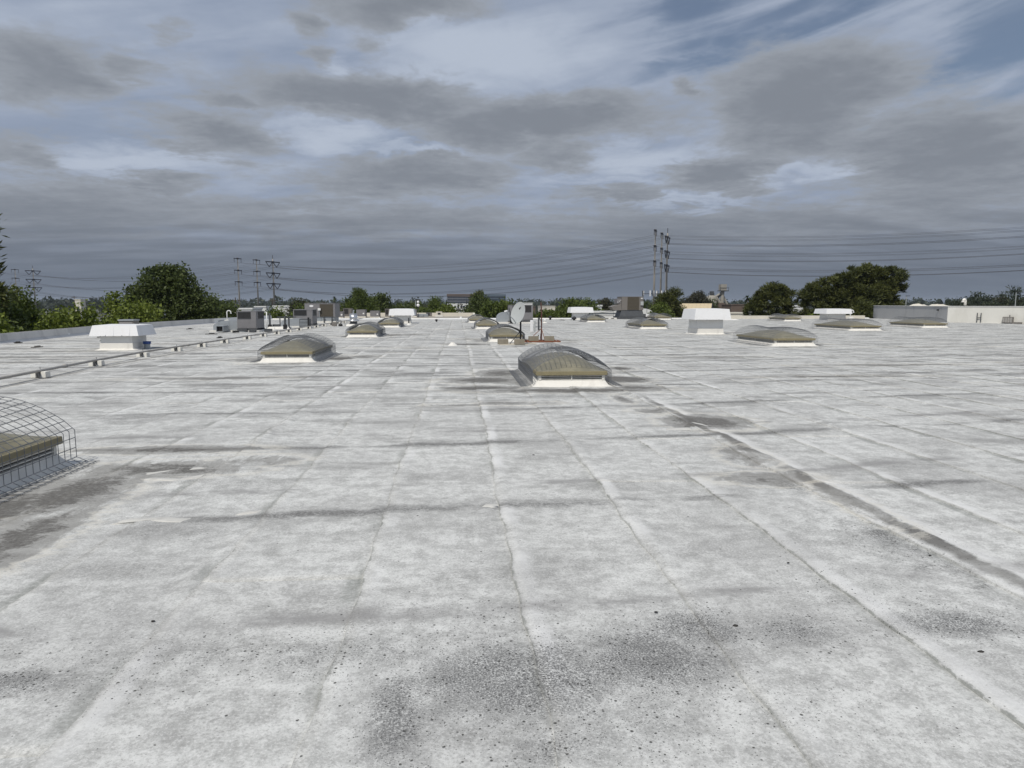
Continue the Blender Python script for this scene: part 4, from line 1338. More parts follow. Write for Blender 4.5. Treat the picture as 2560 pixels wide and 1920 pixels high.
for k, (x, y, w, lb) in enumerate([(-17.9, 29.2, .16, 'dark clod of debris by the left parapet, nearest the photo edge'), (-17.0, 34.0, .2, 'dark clod of debris in front of the white parapet pillar'),
                                   (-15.1, 30.5, .22, 'dark clod of debris left of the low white vent'), (-11.2, 33.0, .28, 'flat dark scrap behind the low white vent'),
                                   (-16.9, 44.5, .22, 'flat dark scrap on the roof left of the curved duct'), (-12.9, 36.8, .3, 'thin dark board lying in front of the black duct stub'),
                                   (-15.4, 26.2, .22, 'brownish scrap on the bare roof left of the low white vent'), (10.1, 66.0, .5, 'thin grey board lying far off right of the dish antenna')]):
    m = MB()
    m.box(-w, w, -.07, .07, 0, .035)
    m.box(-w * .4, w * .55, -.05, .05, .037, .07)
    o = m.build('debris', STONE if k not in (6, 7) else ACT, None, bevel=.015)
    o.location = (x, y, .012)
    o.rotation_euler = (0, 0, hash01(k, 5.0) * 2)
    tag(o, lb, 'debris', 'bits of debris on the roof')

# ================================================================== parapets and roof edges
t = thing('parapet', 'long white parapet along the left edge of the roof', 'parapet', (0, 0, 0))
PL = [(-17.0, -8.0), (-17.3, 15), (-18.2, 29), (-19.4, 38), (-19.85, 47), (-19.6, 60), (-19.3, 72.3)]
wob_p = MB()
for (x0, y0), (x1, y1) in zip(PL, PL[1:]):
    n = max(1, int((y1 - y0) / 3.0))
    for i in range(n):
        ya, yb = y0 + (y1 - y0) * i / n, y0 + (y1 - y0) * (i + 1) / n - .004
        xa, xb = x0 + (x1 - x0) * i / n, x0 + (x1 - x0) * (i + 1) / n
        m = MB()
        m.quadbox([(xa - .25, ya, -.02), (xa + .28, ya, -.02), (xb + .28, yb, -.02), (xb - .25, yb, -.02)],
                  [(xa - .25, ya, .12), (xa + .10, ya, .12), (xb + .10, yb, .12), (xb - .25, yb, .12)])
        m.quadbox([(xa - .25, ya, .121), (xa + .08, ya, .121), (xb + .08, yb, .121), (xb - .25, yb, .121)],
                  [(xa - .25, ya, .41), (xa + .05, ya, .43), (xb + .05, yb, .43), (xb - .25, yb, .41)])
        m.build('parapet_section', PARA if yb < 58 else WHITE, t)
m = MB()
m.frustum(.16, .10, .02, .05, .05, .40, -19.0, 34.7)
m.build('cone_patch', WHITE, t)
t = thing('roof_edge', 'white raised edge across the far end of the roof', 'roof edge', (0, 0, 0))
for i in range(15):
    xa = -19.2 + i * 4.3
    m = MB()
    m.quadbox([(xa, 72.0, .0), (xa + 4.29, 72.0, .0), (xa + 4.29, 72.75, -.02), (xa, 72.75, -.02)],
              [(xa, 72.35, .10), (xa + 4.29, 72.35, .10), (xa + 4.29, 72.75, .10), (xa, 72.75, .10)])
    m.build('edge_strip', WHITE if i % 3 else FLASH, t)
t = thing('cream_edge', 'low cream parapet at the far right roof edge under the pines', 'parapet', (0, 0, 0))
for i in range(5):
    xa = 28.2 + i * 3.2
    MB().box(xa, xa + 3.19, 71.2, 71.6, .0, .34).build('parapet_section', CREAM, t)
t = thing('patched_slab', 'pale cement patched slab between the hooded vent and the pale yellow skylight', 'slab', (26.2, 66.2, 0))
MB().quadbox([(-1.4, -.6, .004), (1.6, -.6, .004), (1.6, 1.2, .004), (-1.4, 1.2, .004)], [(-1.2, -.4, .09), (1.3, -.4, .09), (1.3, 1.0, .09), (-1.2, 1.0, .09)]).build('slab_body', FLASH, t)

# neighbouring roof beyond the far end
nb = MB()
nb.box(-20, 3.2, 73.4, 98, -6.97, -.12)
structure(nb.build('neighbour_roof', GRAV))
t = thing('parapet', 'cream parapet wall at the back of the neighbouring gravel roof', 'parapet')
for i in range(8):
    xa = -14.0 + i * 2.0
    MB().box(xa, xa + 1.99, 96.5, 96.9, -.12, .36).build('parapet_section', CREAM, t)
MB().quadbox([(2.0, 86, -.12), (2.3, 86, -.12), (2.3, 96.4, -.12), (2.0, 96.4, -.12)], [(2.0, 86, -.05), (2.3, 86, -.05), (2.3, 96.4, .36), (2.0, 96.4, .36)]).build('return_wall', CREAM, t)
far_units = [  # x, y, w, d, z0, z1, material, label
    (-14.3, 84, .80, 1.2, .0, .64, ACG, 'small grey boxy unit left of the aluminium exhaust fan'),
    (-14.0, 88, 1.05, 1.4, .0, 1.0, ACT, 'tall dark unit behind the aluminium exhaust fan'),
    (-12.05, 86, 1.12, 1.4, .05, .86, ACG, 'grey unit with a white sticker, third from the left on the neighbouring roof'),
    (-10.35, 86, 1.12, 1.4, .0, .72, ACG, 'lower grey unit with a white sticker, next right of its taller twin'),
    (-8.75, 86, .64, 1.2, .0, .95, ACT, 'narrow dark unit at the left shoulder of the far white vent hood'),
    (-7.6, 90, 1.15, 1.4, .0, .88, ACT, 'dark unit just showing over the far white vent hood'),
    (-6.0, 90, 1.1, 1.4, .0, .83, ACG, 'dark unit right of the far white vent hood'),
    (-3.95, 93, .75, 1.0, -.08, .38, ACT, 'brownish unit with a dark opening on the cream parapet side'),
]
for (x, y, w, d, z0, z1, mt_, lb) in far_units:
    xs = x * 1.0
    t = ac_unit(lb, xs, y, w, d, z0, z1, mt_, grilles=(('f', .08, .62, .35, .93, COIL),) if mt_ is ACT else (), panels=((.05, .6, .1, .9),) if mt_ is ACG else (), rail=False)
    MB().frustum(w * .56, d * .56, -.118, w * .52, d * .52, z0 - .002 if z0 > -.05 else -.1, 0, d / 2).build('curb', CREAM, t)
    if mt_ is ACG:
        MB().lathe([(.0001, 0), (.10, 0), (.10, .012), (.0001, .014)], 10).rot(Matrix.Translation((w * .3, -.01, z0 + (z1 - z0) * .45)) @ Matrix.Rotation(rad(90), 4, 'X')).build('sticker', HOODW, t)
t = ac_unit('beige box unit on a white stand in front of the cream parapet', -2.62, 94, .82, .9, .02, .52, CREAM, grilles=(('f', .3, .75, .3, .7, COIL),), rail=False)
MB().box(-.5, .5, -.1, 1.0, -.118, .017).build('curb', WHITE, t)
t = thing('dish_mast', 'two small round white dishes, one above the other, on a thin mast', 'antenna', (-4.87, 84.2, -.12))
MB().tube([(0, 0, .0), (0, 0, 2.0)], .03, 6).build('mast_pole', DGREY, t)
for z, r in ((1.95, .15), (1.55, .19)):
    MB().lathe([(.0001, .03), (r * .6, .012), (r, -.03), (r * .98, -.05), (r * .6, -.01), (.0001, 0)], 18).rot(Matrix.Translation((0, -.08, z)) @ Matrix.Rotation(rad(90), 4, 'X')).build('dish_reflector', HOODW, t, smooth=True)
for k, (x, y, h, r, lb) in enumerate([(-5.45, 82.0, .55, .10, 'fat white pipe vent left of the two small dishes'), (-9.35, 77.5, .25, .07, 'small white pipe vent in front of the stickered grey units'),
                                      (-8.7, 76.5, .25, .07, 'small white pipe vent left of the far white vent hood'), (-5.2, 76.2, .25, .07, 'short white pipe vent right of the far white vent hood'),
                                      (-11.3, 78.0, .35, .08, 'white pipe vent right behind the aluminium exhaust fan'), (0.3, 76.5, .3, .13, 'white square stub vent near the right end of the neighbouring roof')]):
    tt = pipe_vent(lb, x, y, h, r)
    tt.location.z = -.12
t = thing('sheet_metal_duct', 'pale blue grey duct cabinet in front of the cream parapet', 'duct', (-4.7, 91.0, -.12))
MB().box(-.7, .7, 0, .8, .0, .40).build('duct_body', GALV, t, bevel=.02)
MB().box(-.3, .1, -.2, 0, .05, .35).build('duct_end', GALV, t)
t = thing('fence_rail', 'low pale pipe run with blocks along the neighbouring roof', 'pipe', (0, 0, -.12))
MB().tube([(-13, 77.0, .18), (2.0, 77.4, .18)], .035, 6).build('pipe_run', PIPEM, t)
for i in range(9):
    MB().box(-12.6 + i * 1.75, -12.4 + i * 1.75, 76.9, 77.1, .005, .14).build('block', BLOCKW, t)

# adjoining taller building on the right: a grey wall in shade and a pale wall turned to the sun meet at a corner
t = thing('adjoining_building', 'taller neighbouring building on the right with a grey wall and a pale wall', 'building', (42.2, 56.0, 0))
gd = Vector((3.4, 14.0, 0)).normalized()          # along the grey wall
wd_ = Vector((3.0, -5.0, 0)).normalized()         # along the pale wall


def wall_run(dv, nv_, lens, mt_, z1=1.38):
    a0 = 0.0
    for L_ in lens:
        p, q = dv * (a0 + .006), dv * (a0 + L_ - .006)
        r = nv_ * -.25
        MB().quadbox([(p.x, p.y, -.02), (q.x, q.y, -.02), (q.x + r.x, q.y + r.y, -.02), (p.x + r.x, p.y + r.y, -.02)],
                     [(p.x, p.y, z1), (q.x, q.y, z1), (q.x + r.x, q.y + r.y, z1), (p.x + r.x, p.y + r.y, z1)]).build('wall_panel', mt_, t)
        a0 += L_


wall_run(gd, Vector((-gd.y, gd.x, 0)), (4.4, 4.3, 4.6, 4.4), GREYW)
wall_run(wd_, Vector((wd_.y, -wd_.x, 0)), (8.5, 8.5, 8.5, 8.5), CREAMW)
e1, e2 = gd * 17.5, wd_ * 33.8
core = [(.5, .35), (e2.x + .5, e2.y + .35), (e2.x + 30, e2.y + 18), (e1.x + 28, e1.y + 16), (e1.x + .4, e1.y)]
m = MB()
k = len(core)
m.v = [(x, y, -6.9) for x, y in core] + [(x, y, 1.28) for x, y in core]
m.f = [tuple(range(k))[::-1], tuple(range(k, 2 * k))] + [(i, (i + 1) % k, k + (i + 1) % k, k + i) for i in range(k)]
m.build('building_core', CREAMW, t)
for (dv, L_, side) in ((gd, 17.7, 1), (wd_, 34.0, -1)):
    nv_ = Vector((-dv.y, dv.x, 0)) * side
    p, q = nv_ * .05, dv * L_ + nv_ * .05
    r = nv_ * -.36
    MB().quadbox([(p.x, p.y, 1.383), (q.x, q.y, 1.383), (q.x + r.x, q.y + r.y, 1.383), (p.x + r.x, p.y + r.y, 1.383)],
                 [(p.x, p.y, 1.42 + .002 * side), (q.x, q.y, 1.42 + .002 * side), (q.x + r.x, q.y + r.y, 1.42 + .002 * side), (p.x + r.x, p.y + r.y, 1.42 + .002 * side)]).build('coping', WHITE, t)
wn = Vector((wd_.y, -wd_.x, 0))
ang = math.atan2(wd_.y, wd_.x)


def on_wall(mb, s, out):
    p = wd_ * s + wn * out
    return mb.rot(Matrix.Translation(p) @ Matrix.Rotation(ang, 4, 'Z'))


# local x runs along the pale wall, local -y points out of it
for dx_ in (-.14, .14):
    on_wall(MB().tube([(dx_, 0, .08), (dx_, 0, .85)], .035, 6), 2.45, .08).build('wall_pipe', DGREY, t)
on_wall(MB().tube([(-.14, 0, .45), (.14, 0, .45)], .035, 6), 2.45, .08).build('wall_pipe', DGREY, t)
mc = on_wall(MB().box(-.36, .36, -.22, 0, .06, .55), 4.55, .01).build('meter_cabinet', ACT, t)
for k in range(4):
    on_wall(MB().box(-.34 + k * .17, -.20 + k * .17, -.235, -.222, .10, .50), 4.55, .01).build('meter_door', PIPEM, mc)
on_wall(MB().tube([(.1, -.1, .55), (.1, -.1, .72)], .03, 6), 4.55, .01).build('conduit', DGREY, t)
on_wall(MB().tube([(0, -.04, .15), (0, -.04, .72), (0, -.2, .76)], .05, 6), 5.75, .02).build('conduit', DISHM, t)
on_wall(MB().box(-.3, .3, -.3, 0, .02, .14), 5.2, .01).build('curb_box', ACT, t)
p = gd * 1.75 + Vector((-gd.y, gd.x, 0)) * .06
MB().box(p.x - .06, p.x + .05, p.y - .08, p.y + .08, 1.0, 1.12).build('wall_lamp', BLACK, t)

gn = gooseneck('big ribbed white gooseneck duct on top of the taller right hand building', 45.0, 57.6, .58, .10, FLASH, False, 200)
gn.location.z = 1.42
t = thing('rooftop_box', 'grey mechanical box with an attached dark tank on the taller right hand building', 'rooftop unit', (57.5, 60.0, 1.31))
MB().box(-.4, .75, 0, 1.2, 0, 1.15).build('unit_body', GREYW, t, bevel=.02)
MB().box(-1.7, -.41, .2, 1.2, 0, .85).build('tank', BROWNB, t, bevel=.02)
MB().box(.0, .35, .2, .6, 1.152, 1.45).build('unit_cap', CREAM, t)
for k, (x, y, w, h, mt_, lb) in enumerate([(62.0, 56.0, .45, .30, HOODW, 'small white box on top of the taller building'), (63.0, 55.0, .6, .25, CREAM, 'small cream unit beside the white box on the taller building'),
                                           (65.0, 54.5, .9, .35, DISHM, 'pale grey unit at the right photo edge on the taller building'), (64.2, 56.5, .5, .25, BROWNB, 'brown unit left of the pale grey one on the taller building')]):
    tt = thing('rooftop_box', lb, 'rooftop unit', (x, y, 1.31))
    MB().box(-w / 2, w / 2, 0, w, 0, h).build('unit_body', mt_, tt, bevel=.02)
    MB().box(-w / 2 - .03, w / 2 + .03, -.03, w + .03, h + .002, h + .04).build('unit_lid', mt_, tt)
for k, (x, y, lb) in enumerate([(46.6, 66.0, 'pale pile of bagged insulation on the taller building roof edge'), (44.6, 60.5, 'pale crumpled roofing scrap by the gooseneck duct')]):
    m = MB()
    m.lathe([(.0001, .25), (.35, .2), (.6, .08), (.7, 0)], 12)
    m.v = [(p[0] * (1.5 + .4 * hash01(i, k)), p[1], p[2] * (.7 + .7 * hash01(i, 2, k))) for i, p in enumerate(m.v)]
    o = m.build('scrap_pile', CREAM, None, smooth=True)
    o.location = (x, y, 1.31)
    tag(o, lb, 'scrap pile')


# ================================================================== power line
LN = Vector((-.885, .466, 0)).normalized()
AR = Vector((.466, .885, 0)).normalized()
GROUPS = [('right', 87.7, 284.0, 0.0), ('middle', -100.0, 383.0, -5.2), ('left', -299.0, 511.0, -4.6), ('beyond', 278.0, 184.0, 6.6), ('beyond', -498.0, 639.0, -6.0)]
arm_rot = math.degrees(math.atan2(AR.y, AR.x))
ATT = {}


def heavy_pole(lb, x, y, dz):
    t = thing('transmission_pole', lb, 'power pole', (x, y, dz), arm_rot, 'transmission poles of the power line')
    MB().tube([(0, 0, -7.5 - dz), (0, 0, 31.0)], .62, 12, .28).build('pole_shaft', POLEC, t, smooth=True)
    MB().tube([(0, 0, 29.3), (0, 0, 33.0)], .14, 6).build('top_spike', POLED, t)
    for z in (29.2, 23.2, 17.5):
        m = MB()
        m.box(-5.3, 5.3, -.22, .22, z - .12, z + .42)
        m.box(-.75, .75, -.4, .4, z - .35, z + .6)
        a = m.build('cross_arm', POLED, t)
        for s in (-1, 1):
            q = MB()
            q.tube([(s * 5.1, 0, z - .12), (s * 2.75, 0, z - 2.6)], .19, 6)
            q.tube([(s * .6, 0, z - .35), (s * 2.75, 0, z - 2.6)], .19, 6)
            q.build('insulator_strings', POLED, a)
    return t


def slim_pole(lb, x, y, dz, antennas=False):
    t = thing('transmission_pole', lb, 'power pole', (x, y, dz), arm_rot, 'transmission poles of the power line')
    MB().tube([(0, 0, -7.5 - dz), (0, 0, 30.2)], .50, 10, .22).build('pole_shaft', POLEC, t, smooth=True)
    for z in (29.6, 23.7, 17.9):
        m = MB()
        m.box(-2.5, 2.5, -.16, .16, z - .1, z + .28)
        m.box(-.4, .4, -.35, .35, z - .2, z + .5)
        a = m.build('cross_arm', POLED, t)
        for s in (-1, 1):
            MB().tube([(s * 2.3, 0, z - .1), (s * 2.3, 0, z - 1.9)], .11, 6).build('insulator', POLED, a)
    if antennas:
        m = MB()
        m.box(-4.6, 4.6, -.10, .10, 5.4, 5.65)
        m.box(-.10, .10, -4.2, 4.2, 5.38, 5.63)
        m.build('antenna_mount', POLED, t)
        for i, (ax, ay) in enumerate([(-4.5, -.5), (-3.3, -.6), (-4.0, .6), (4.5, -.5), (3.3, -.5), (.8, -4.2), (-.8, -4.2), (0, -3.0), (.8, 4.2), (-.8, 4.2), (2.2, -.6)]):
            MB().box(ax - .24, ax + .24, ay - .2, ay + .2, 4.5, 6.7).build('panel_antenna', HOODW if i % 3 else DGREY, t)
        MB().box(-.5, .5, -.9, -.5, 1.6, 3.6).build('equipment_cabinet', DISHM, t)
    return t


where = {'right': 'of the tall right group', 'middle': 'of the group beside the big left tree', 'left': 'of the far left group'}
for gi, (nm, x, y, dz) in enumerate(GROUPS):
    P0 = Vector((x, y, 0))
    Pb, Pa = P0 - AR * 12.0, P0 - AR * 25.0
    if nm != 'beyond':
        heavy_pole('thick power pole with V insulators, rightmost ' + where[nm], x, y, dz)
        slim_pole('slim power pole with short arms, middle ' + where[nm], Pb.x, Pb.y, dz)
        slim_pole('slim power pole ' + ('with white phone antennas' if nm == 'right' else 'with short arms') + ', leftmost ' + where[nm], Pa.x, Pa.y, dz, nm == 'right')
    pts = {}
    for li, z in enumerate((29.2, 23.2, 17.5)):
        pts['thick', li] = [P0 + AR * s + Vector((0, 0, z - 2.6 + dz)) for s in (-2.75, 2.75)]
    for li, z in enumerate((29.6, 23.7, 17.9)):
        pts['slim', li] = [P + AR * s + Vector((0, 0, z - 1.9 + dz)) for P in (Pa, Pb) for s in (-2.3, 2.3)]
    ATT[gi] = pts
spans = [(0, 1, 7.0, 'middle to right span'), (1, 2, 6.0, 'left to middle span'), (0, 3, 5.6, 'span off right'),
         (2, 4, 5.0, 'span off left')]
lev = ('top', 'middle', 'lowest')
for (ga, gb, sag, wh) in spans:
    for (kind, li), A in ATT[ga].items():
        B = ATT[gb][kind, li]
        for ci, (p, q) in enumerate(zip(A, B)):
            m = MB()
            n = 22
            pts = [p.lerp(q, i / n) - Vector((0, 0, sag * 4 * (i / n) * (1 - i / n))) for i in range(n + 1)]
            m.tube(pts, .055 if kind == 'thick' else .032, 4, cap=False)
            o = m.build('power_line', LINEM, None)
            lb = '%s cable, %s tips of %s arms, %s poles, %s' % (
                'darker' if kind == 'thick' else 'faint', 'near' if ci % 2 == 0 else 'far', lev[li], 'thick' if kind == 'thick' else ('leftmost slim' if ci < 2 else 'middle slim'), wh)
            tag(o, lb, 'power line', 'cables of the power line')


# ================================================================== trees
rng = np.random.default_rng(11)


def crown_mesh(name, lobes, n, size, mt, clump=None, needle=False, up=0.2):
    """many leaf-sized quads gathered in clumps near the surface of the lobes"""
    vol = np.array([l[3] * l[4] * l[5] for l in lobes]) ** (2 / 3)
    vol = vol / vol.sum()
    per = 26 if not needle else (95 if n > 20000 else 40)
    nc = max(6, n // per)
    which = rng.choice(len(lobes), nc, p=vol)
    Lb = np.array(lobes)[which]
    d = rng.normal(size=(nc, 3))
    d /= np.linalg.norm(d, axis=1)[:, None]
    r = rng.uniform(.55, 1.02, nc) ** .6
    if needle and n > 20000:
        r = rng.uniform(.78, 1.10, nc)
    cc = Lb[:, :3] + d * Lb[:, 3:6] * r[:, None]
    cs = (clump or size * 2.2) * rng.uniform(.6, 1.35, nc)
    if needle and n > 20000:
        cs *= .62
    tint_c = rng.uniform(0, 1, nc)
    idx = np.repeat(np.arange(nc), per)
    k = len(idx)
    off = np.clip(rng.normal(size=(k, 3)), -1.7, 1.7) * .5
    off[:, 2] *= .75
    P = cc[idx] + off * cs[idx][:, None]
    a = rng.normal(size=(k, 3))
    if needle:
        a = off + rng.normal(size=(k, 3)) * .35
        a[:, 2] += .35
    a /= np.linalg.norm(a, axis=1)[:, None] + 1e-9
    b = rng.normal(size=(k, 3))
    b[:, 2] += up
    b -= (b * a).sum(1)[:, None] * a
    b /= np.linalg.norm(b, axis=1)[:, None] + 1e-9
    s = size * rng.uniform(.55, 1.25, k)[:, None]
    wd = .28 if needle else .55
    ln = 1.15 if needle else .8
    V = np.stack([P - a * s * ln * .5 - b * s * wd * .2, P - b * s * wd * .5, P + a * s * ln * .6, P + b * s * wd * .5], 1).reshape(-1, 3)
    F = np.arange(k * 4).reshape(-1, 4)
    tint = np.clip(tint_c[idx] * .65 + rng.uniform(0, .35, k), 0, 1)
    me = bpy.data.meshes.new(name)
    me.vertices.add(len(V))
    me.vertices.foreach_set('co', V.astype(np.float32).ravel())
    me.loops.add(F.size)
    me.loops.foreach_set('vertex_index', F.astype(np.int32).ravel())
    me.polygons.add(k)
    me.polygons.foreach_set('loop_start', np.arange(0, F.size, 4, dtype=np.int32))
    me.polygons.foreach_set('loop_total', np.full(k, 4, dtype=np.int32))
    me.update(calc_edges=True)
    at_ = me.attributes.new('tint', 'FLOAT', 'POINT')
    at_.data.foreach_set('value', np.repeat(tint, 4).astype(np.float32))
    me.materials.append(mt)
    return me


def add_crown(t, me):
    o = bpy.data.objects.new('crown', me)
    COL.objects.link(o)
    o.parent = t
    return o


def trunk(t, h, r, lobes, base=0.0):
    m = MB()
    top = max(h * .55, 1.0)
    m.tube([(0, 0, base), (.03 * h * .3, 0, top * .5), (0, .02 * h, top)], r, 8, r * .6)
    for l in lobes[:7]:
        m.tube([(0, .01 * h, top * .8), (l[0] * .5, l[1] * .5, (top * .8 + l[2]) * .5 + .2), (l[0], l[1], l[2] + l[5] * .3)], r * .45, 6, r * .08)
    return m.build('trunk', BARK, t, smooth=True)


def lobes_round(w, h, base, n=7, jit=.5, flat=1.0):
    """uneven set of lobes filling a crown w wide from height base to h"""
    out = []
    H_ = h - base
    out.append((0, 0, base + H_ * .5, w * .34, w * .34, H_ * .40))
    for i in range(n):
        a = 2 * math.pi * i / n + rng.uniform(-.4, .4)
        rr = w * rng.uniform(.20, .34)
        z = base + H_ * rng.uniform(.25, .80)
        s = w * rng.uniform(.16, .26)
        out.append((rr * math.cos(a), rr * math.sin(a), z, s, s, min(s * flat, H_ * .25)))
    out.append((w * rng.uniform(-.12, .12), 0, h - H_ * .16, w * .18, w * .18, H_ * .16))
    return out


GZ = -7.0


def tree(label, x, y, w, top, mt, n, size, base_frac=.3, nl=7, needle=False, lobes=None, cat='tree', name='tree', group='trees beyond the roof', flat=1.0, clump=None):
    h = top - GZ
    t = thing(name, label, cat, (x, y, GZ), rng.uniform(0, 360) if lobes is None else 0, group)
    L = lobes or lobes_round(w, h, h * base_frac, nl, flat=flat)
    if n < 10000:
        n, size = int(n * 1.8), size * 1.12
    add_crown(t, crown_mesh('crown', L, n, size, mt, clump, needle))
    trunk(t, h, max(.1, w * .035), L[1:] if len(L) > 1 else L)
    return t


# left side, just past the parapet
tree('dark pine reaching into the photo at its left edge, taller than everything near it', -31.2, 46, 6.4, 7.6, LF_PINE, 9000, .42, .25, 8, True, name='pine_tree', clump=.75,
     lobes=[(0, 0, 7, 1.6, 1.6, 2.2), (-1.2, 0, 9.5, 1.6, 1.6, 1.6), (.5, .2, 12.2, 1.1, 1.1, 1.2), (1.15, -.3, 10.9, .75, .75, .55), (1.75, -.2, 9.15, .8, .7, .42), (1.1, -.1, 13.5, .6, .6, .6), (-.6, 0, 14.0, .7, .7, .6), (.9, .5, 6.2, 1.4, 1.2, 1.0)])
tree('dark green tree low at the left photo edge', -27.5, 41, 4.6, 1.9, LF_DARK, 16000, .30, .1, 8)
tree('green tree with a pointed top behind the dark one at the left photo edge', -31.4, 51, 4.6, 2.7, LF_MID, 12000, .30, .3, 7)
light = [(-25.6, 40, 4.2, 1.0, 'yellow green tree just right of the dark tree at the left edge'), (-25.2, 44.5, 4.4, 1.15, 'low yellow green tree behind the white parapet pillar'),
         (-25.6, 49, 4.8, 1.5, 'yellow green tree above the low white vent'), (-25.0, 53.5, 5.0, 1.85, 'broad yellow green tree above the right end of the low white vent'),
         (-26.0, 58.5, 4.2, 1.7, 'yellow green tree touching the foot of the big dark left tree'), (-23.4, 37, 3.6, .15, 'small yellow green tree peeping over the parapet at left'),
         (-29.6, 47, 4.6, 1.3, 'yellow green tree in the second row, below the small far left poles'), (-29.5, 54, 4.6, 1.35, 'yellow green tree in the second row, below the yellowish tower'),
         (-23.2, 48, 3.4, .55, 'small green tree directly behind the low white vent hood')]
for i, (x, y, w, top, lb) in enumerate(light):
    tree(lb, x, y, w, top, LF_LIGHT if i != 6 else LF_MID, 13000, .30, .10, 9, group='yellow green trees behind the left parapet')
tree('thin light green sapling with a pointed tip beside the big left tree', -26.9, 56, 1.6, 2.7, LF_LIGHT, 1600, .26, .35, 4, group='yellow green trees behind the left parapet')
tree('big dark broadleaf tree left of the power poles, the tallest on the left', -25.2, 62, 8.0, 4.9, LF_DARK, 36000, .32, .2, 9, name='broadleaf_tree',
     lobes=[(0, 0, 7.2, 2.6, 2.6, 3.0), (-.4, 0, 10.4, 1.7, 1.6, 1.3), (-.1, 0, 11.3, .8, .8, .5), (.95, 0, 11.2, .7, .7, .6), (1.5, -.2, 9.9, 1.1, 1.1, 1.1), (2.3, 0, 8.6, 1.2, 1.2, 1.2), (-2.0, 0, 9.2, 1.3, 1.2, 1.0),
            (-2.6, -.2, 7.8, 1.1, 1.1, 1.0), (3.2, .2, 7.6, 1.0, 1.0, 1.2), (2.6, 0, 6.0, 1.6, 1.6, 1.6), (-1.6, 0, 5.5, 1.8, 1.6, 1.8), (.6, -.6, 5.0, 1.8, 1.6, 1.8)])
tree('dark tree with a bumpy top against the right side of the big left tree', -22.4, 66, 4.6, 2.3, LF_DARK, 7000, .28, .2, 8)
tree('light green tree behind the nearest grey air conditioner, left of it', -24.2, 75, 3.6, 1.5, LF_MID, 4000, .28, .25, 7)
tree('leafy shrub sized tree right behind the nearest grey air conditioner', -23.9, 82, 3.4, .6, LF_LIGHT, 3500, .26, .2, 6)
tree('loose green tree below the thick middle group power pole', -21.9, 84, 4.0, 1.3, LF_MID, 4500, .28, .25, 7)
tree('green tree left of the grey equipment frame', -20.9, 78, 3.0, .7, LF_MID, 3500, .26, .2, 6)
# centre
tree('brownish dark tree above the wide grille air conditioner', -38.6, 170, 5.2, 2.6, LF_BROWN, 2600, .5, .35, 6)
tree('green tree below the brownish one, above the wide grille air conditioner', -33.9, 150, 5.0, 1.3, LF_MID, 2600, .5, .2, 6)
tree('bright green pine like tree, tallest left of the far white vent hood', -17.6, 125, 7.4, 4.0, LF_MID, 8000, .42, .2, 8, True, clump=.9)
tree('dark rounded tree right of the bright green one', -14.6, 131, 6.6, 3.4, LF_DARK, 7000, .42, .25, 8)
tree('dark low tree behind the two small white dishes', -11.3, 150, 8.5, 2.0, LF_DARK, 5000, .5, .2, 8)
tree('dark tree left of the bright green pine like one', -21.6, 128, 5.0, .9, LF_DARK, 3600, .45, .2, 6)
tree('pointed green tree left of the grey office block', -4.6, 130, 3.6, 2.7, LF_MID, 3600, .42, .3, 6, True, clump=.8)
tree('round bright green tree left of the grey office block', -2.0, 112, 5.2, 1.6, LF_LIGHT, 5500, .36, .2, 8)
tree('green bush like tree at the left of the two small dishes group', -6.3, 118, 4.6, 1.2, LF_MID, 4200, .4, .2, 7)
tree('large dark round tree in front of the grey office block', 3.0, 108, 6.6, 3.0, LF_DARK, 9000, .38, .15, 9)
tree('lighter green tree right of the large dark round one, before the office block', 6.6, 100, 5.6, 2.3, LF_MID, 8000, .36, .15, 9)
tree('dark conifer tip above the round trees before the office block', 4.5, 150, 3.4, 4.2, LF_PINE, 2600, .5, .4, 5, True)
tree('small leafy tree left of the dark unit behind the dish', 7.8, 122, 4.0, 1.5, LF_MID, 3500, .4, .2, 6)
tree('dark bush behind the dish antenna pole on the right', 7.5, 92, 2.6, .2, LF_DARK, 2600, .32, .2, 6)
tree('bright green tree left of the hooded vent beside green bushes', 18.8, 116, 6.4, 2.3, LF_MID, 7500, .38, .2, 9)
tree('bright green tree behind the hooded vent beside green bushes', 23.6, 125, 6.2, 2.3, LF_MID, 6500, .40, .2, 8)
tree('low green bush like tree right of the rusty mast', 14.6, 112, 5.0, .8, LF_MID, 4800, .36, .15, 8)
tree('reddish brown round tree left of the big taupe unit', 31.5, 145, 5.2, 2.5, LF_BROWN, 4200, .42, .25, 8)
tree('dark dome shaped tree right of the big taupe unit', 58.2, 210, 6.0, 2.3, LF_DARK, 3200, .6, .3, 7)
tree('dark upright tree beside the leftmost tall power pole', 35.0, 112, 4.8, 4.0, LF_PINE, 7000, .38, .3, 8, True, clump=.8,
     lobes=[(-.3, 0, 8.2, 1.9, 1.6, 1.8), (1.2, 0, 10.2, .85, .8, .85), (.3, 0, 9.4, 1.0, .9, .9), (-.9, 0, 9.2, .8, .8, .8), (1.2, 0, 7.6, 1.2, 1.2, 1.3), (0, 0, 5.6, 1.8, 1.6, 1.5)])
tree('rounder green tree at the foot of the dark upright one by the power poles', 31.8, 106, 4.4, 1.8, LF_MID, 5500, .36, .15, 8)
tree('dark dome shaped tree behind the tan warehouse roof', 82.0, 230, 10.0, 5.4, LF_BROWN, 8000, .6, .2, 9)
tree('small dark tree at the left of the concrete silo', 87.8, 232, 4.6, 2.6, LF_DARK, 2200, .6, .3, 6)
tree('leaning scraggly tree at the left end of the tan warehouse', 49.0, 150, 3.4, .9, LF_DARK, 2200, .42, .3, 6)
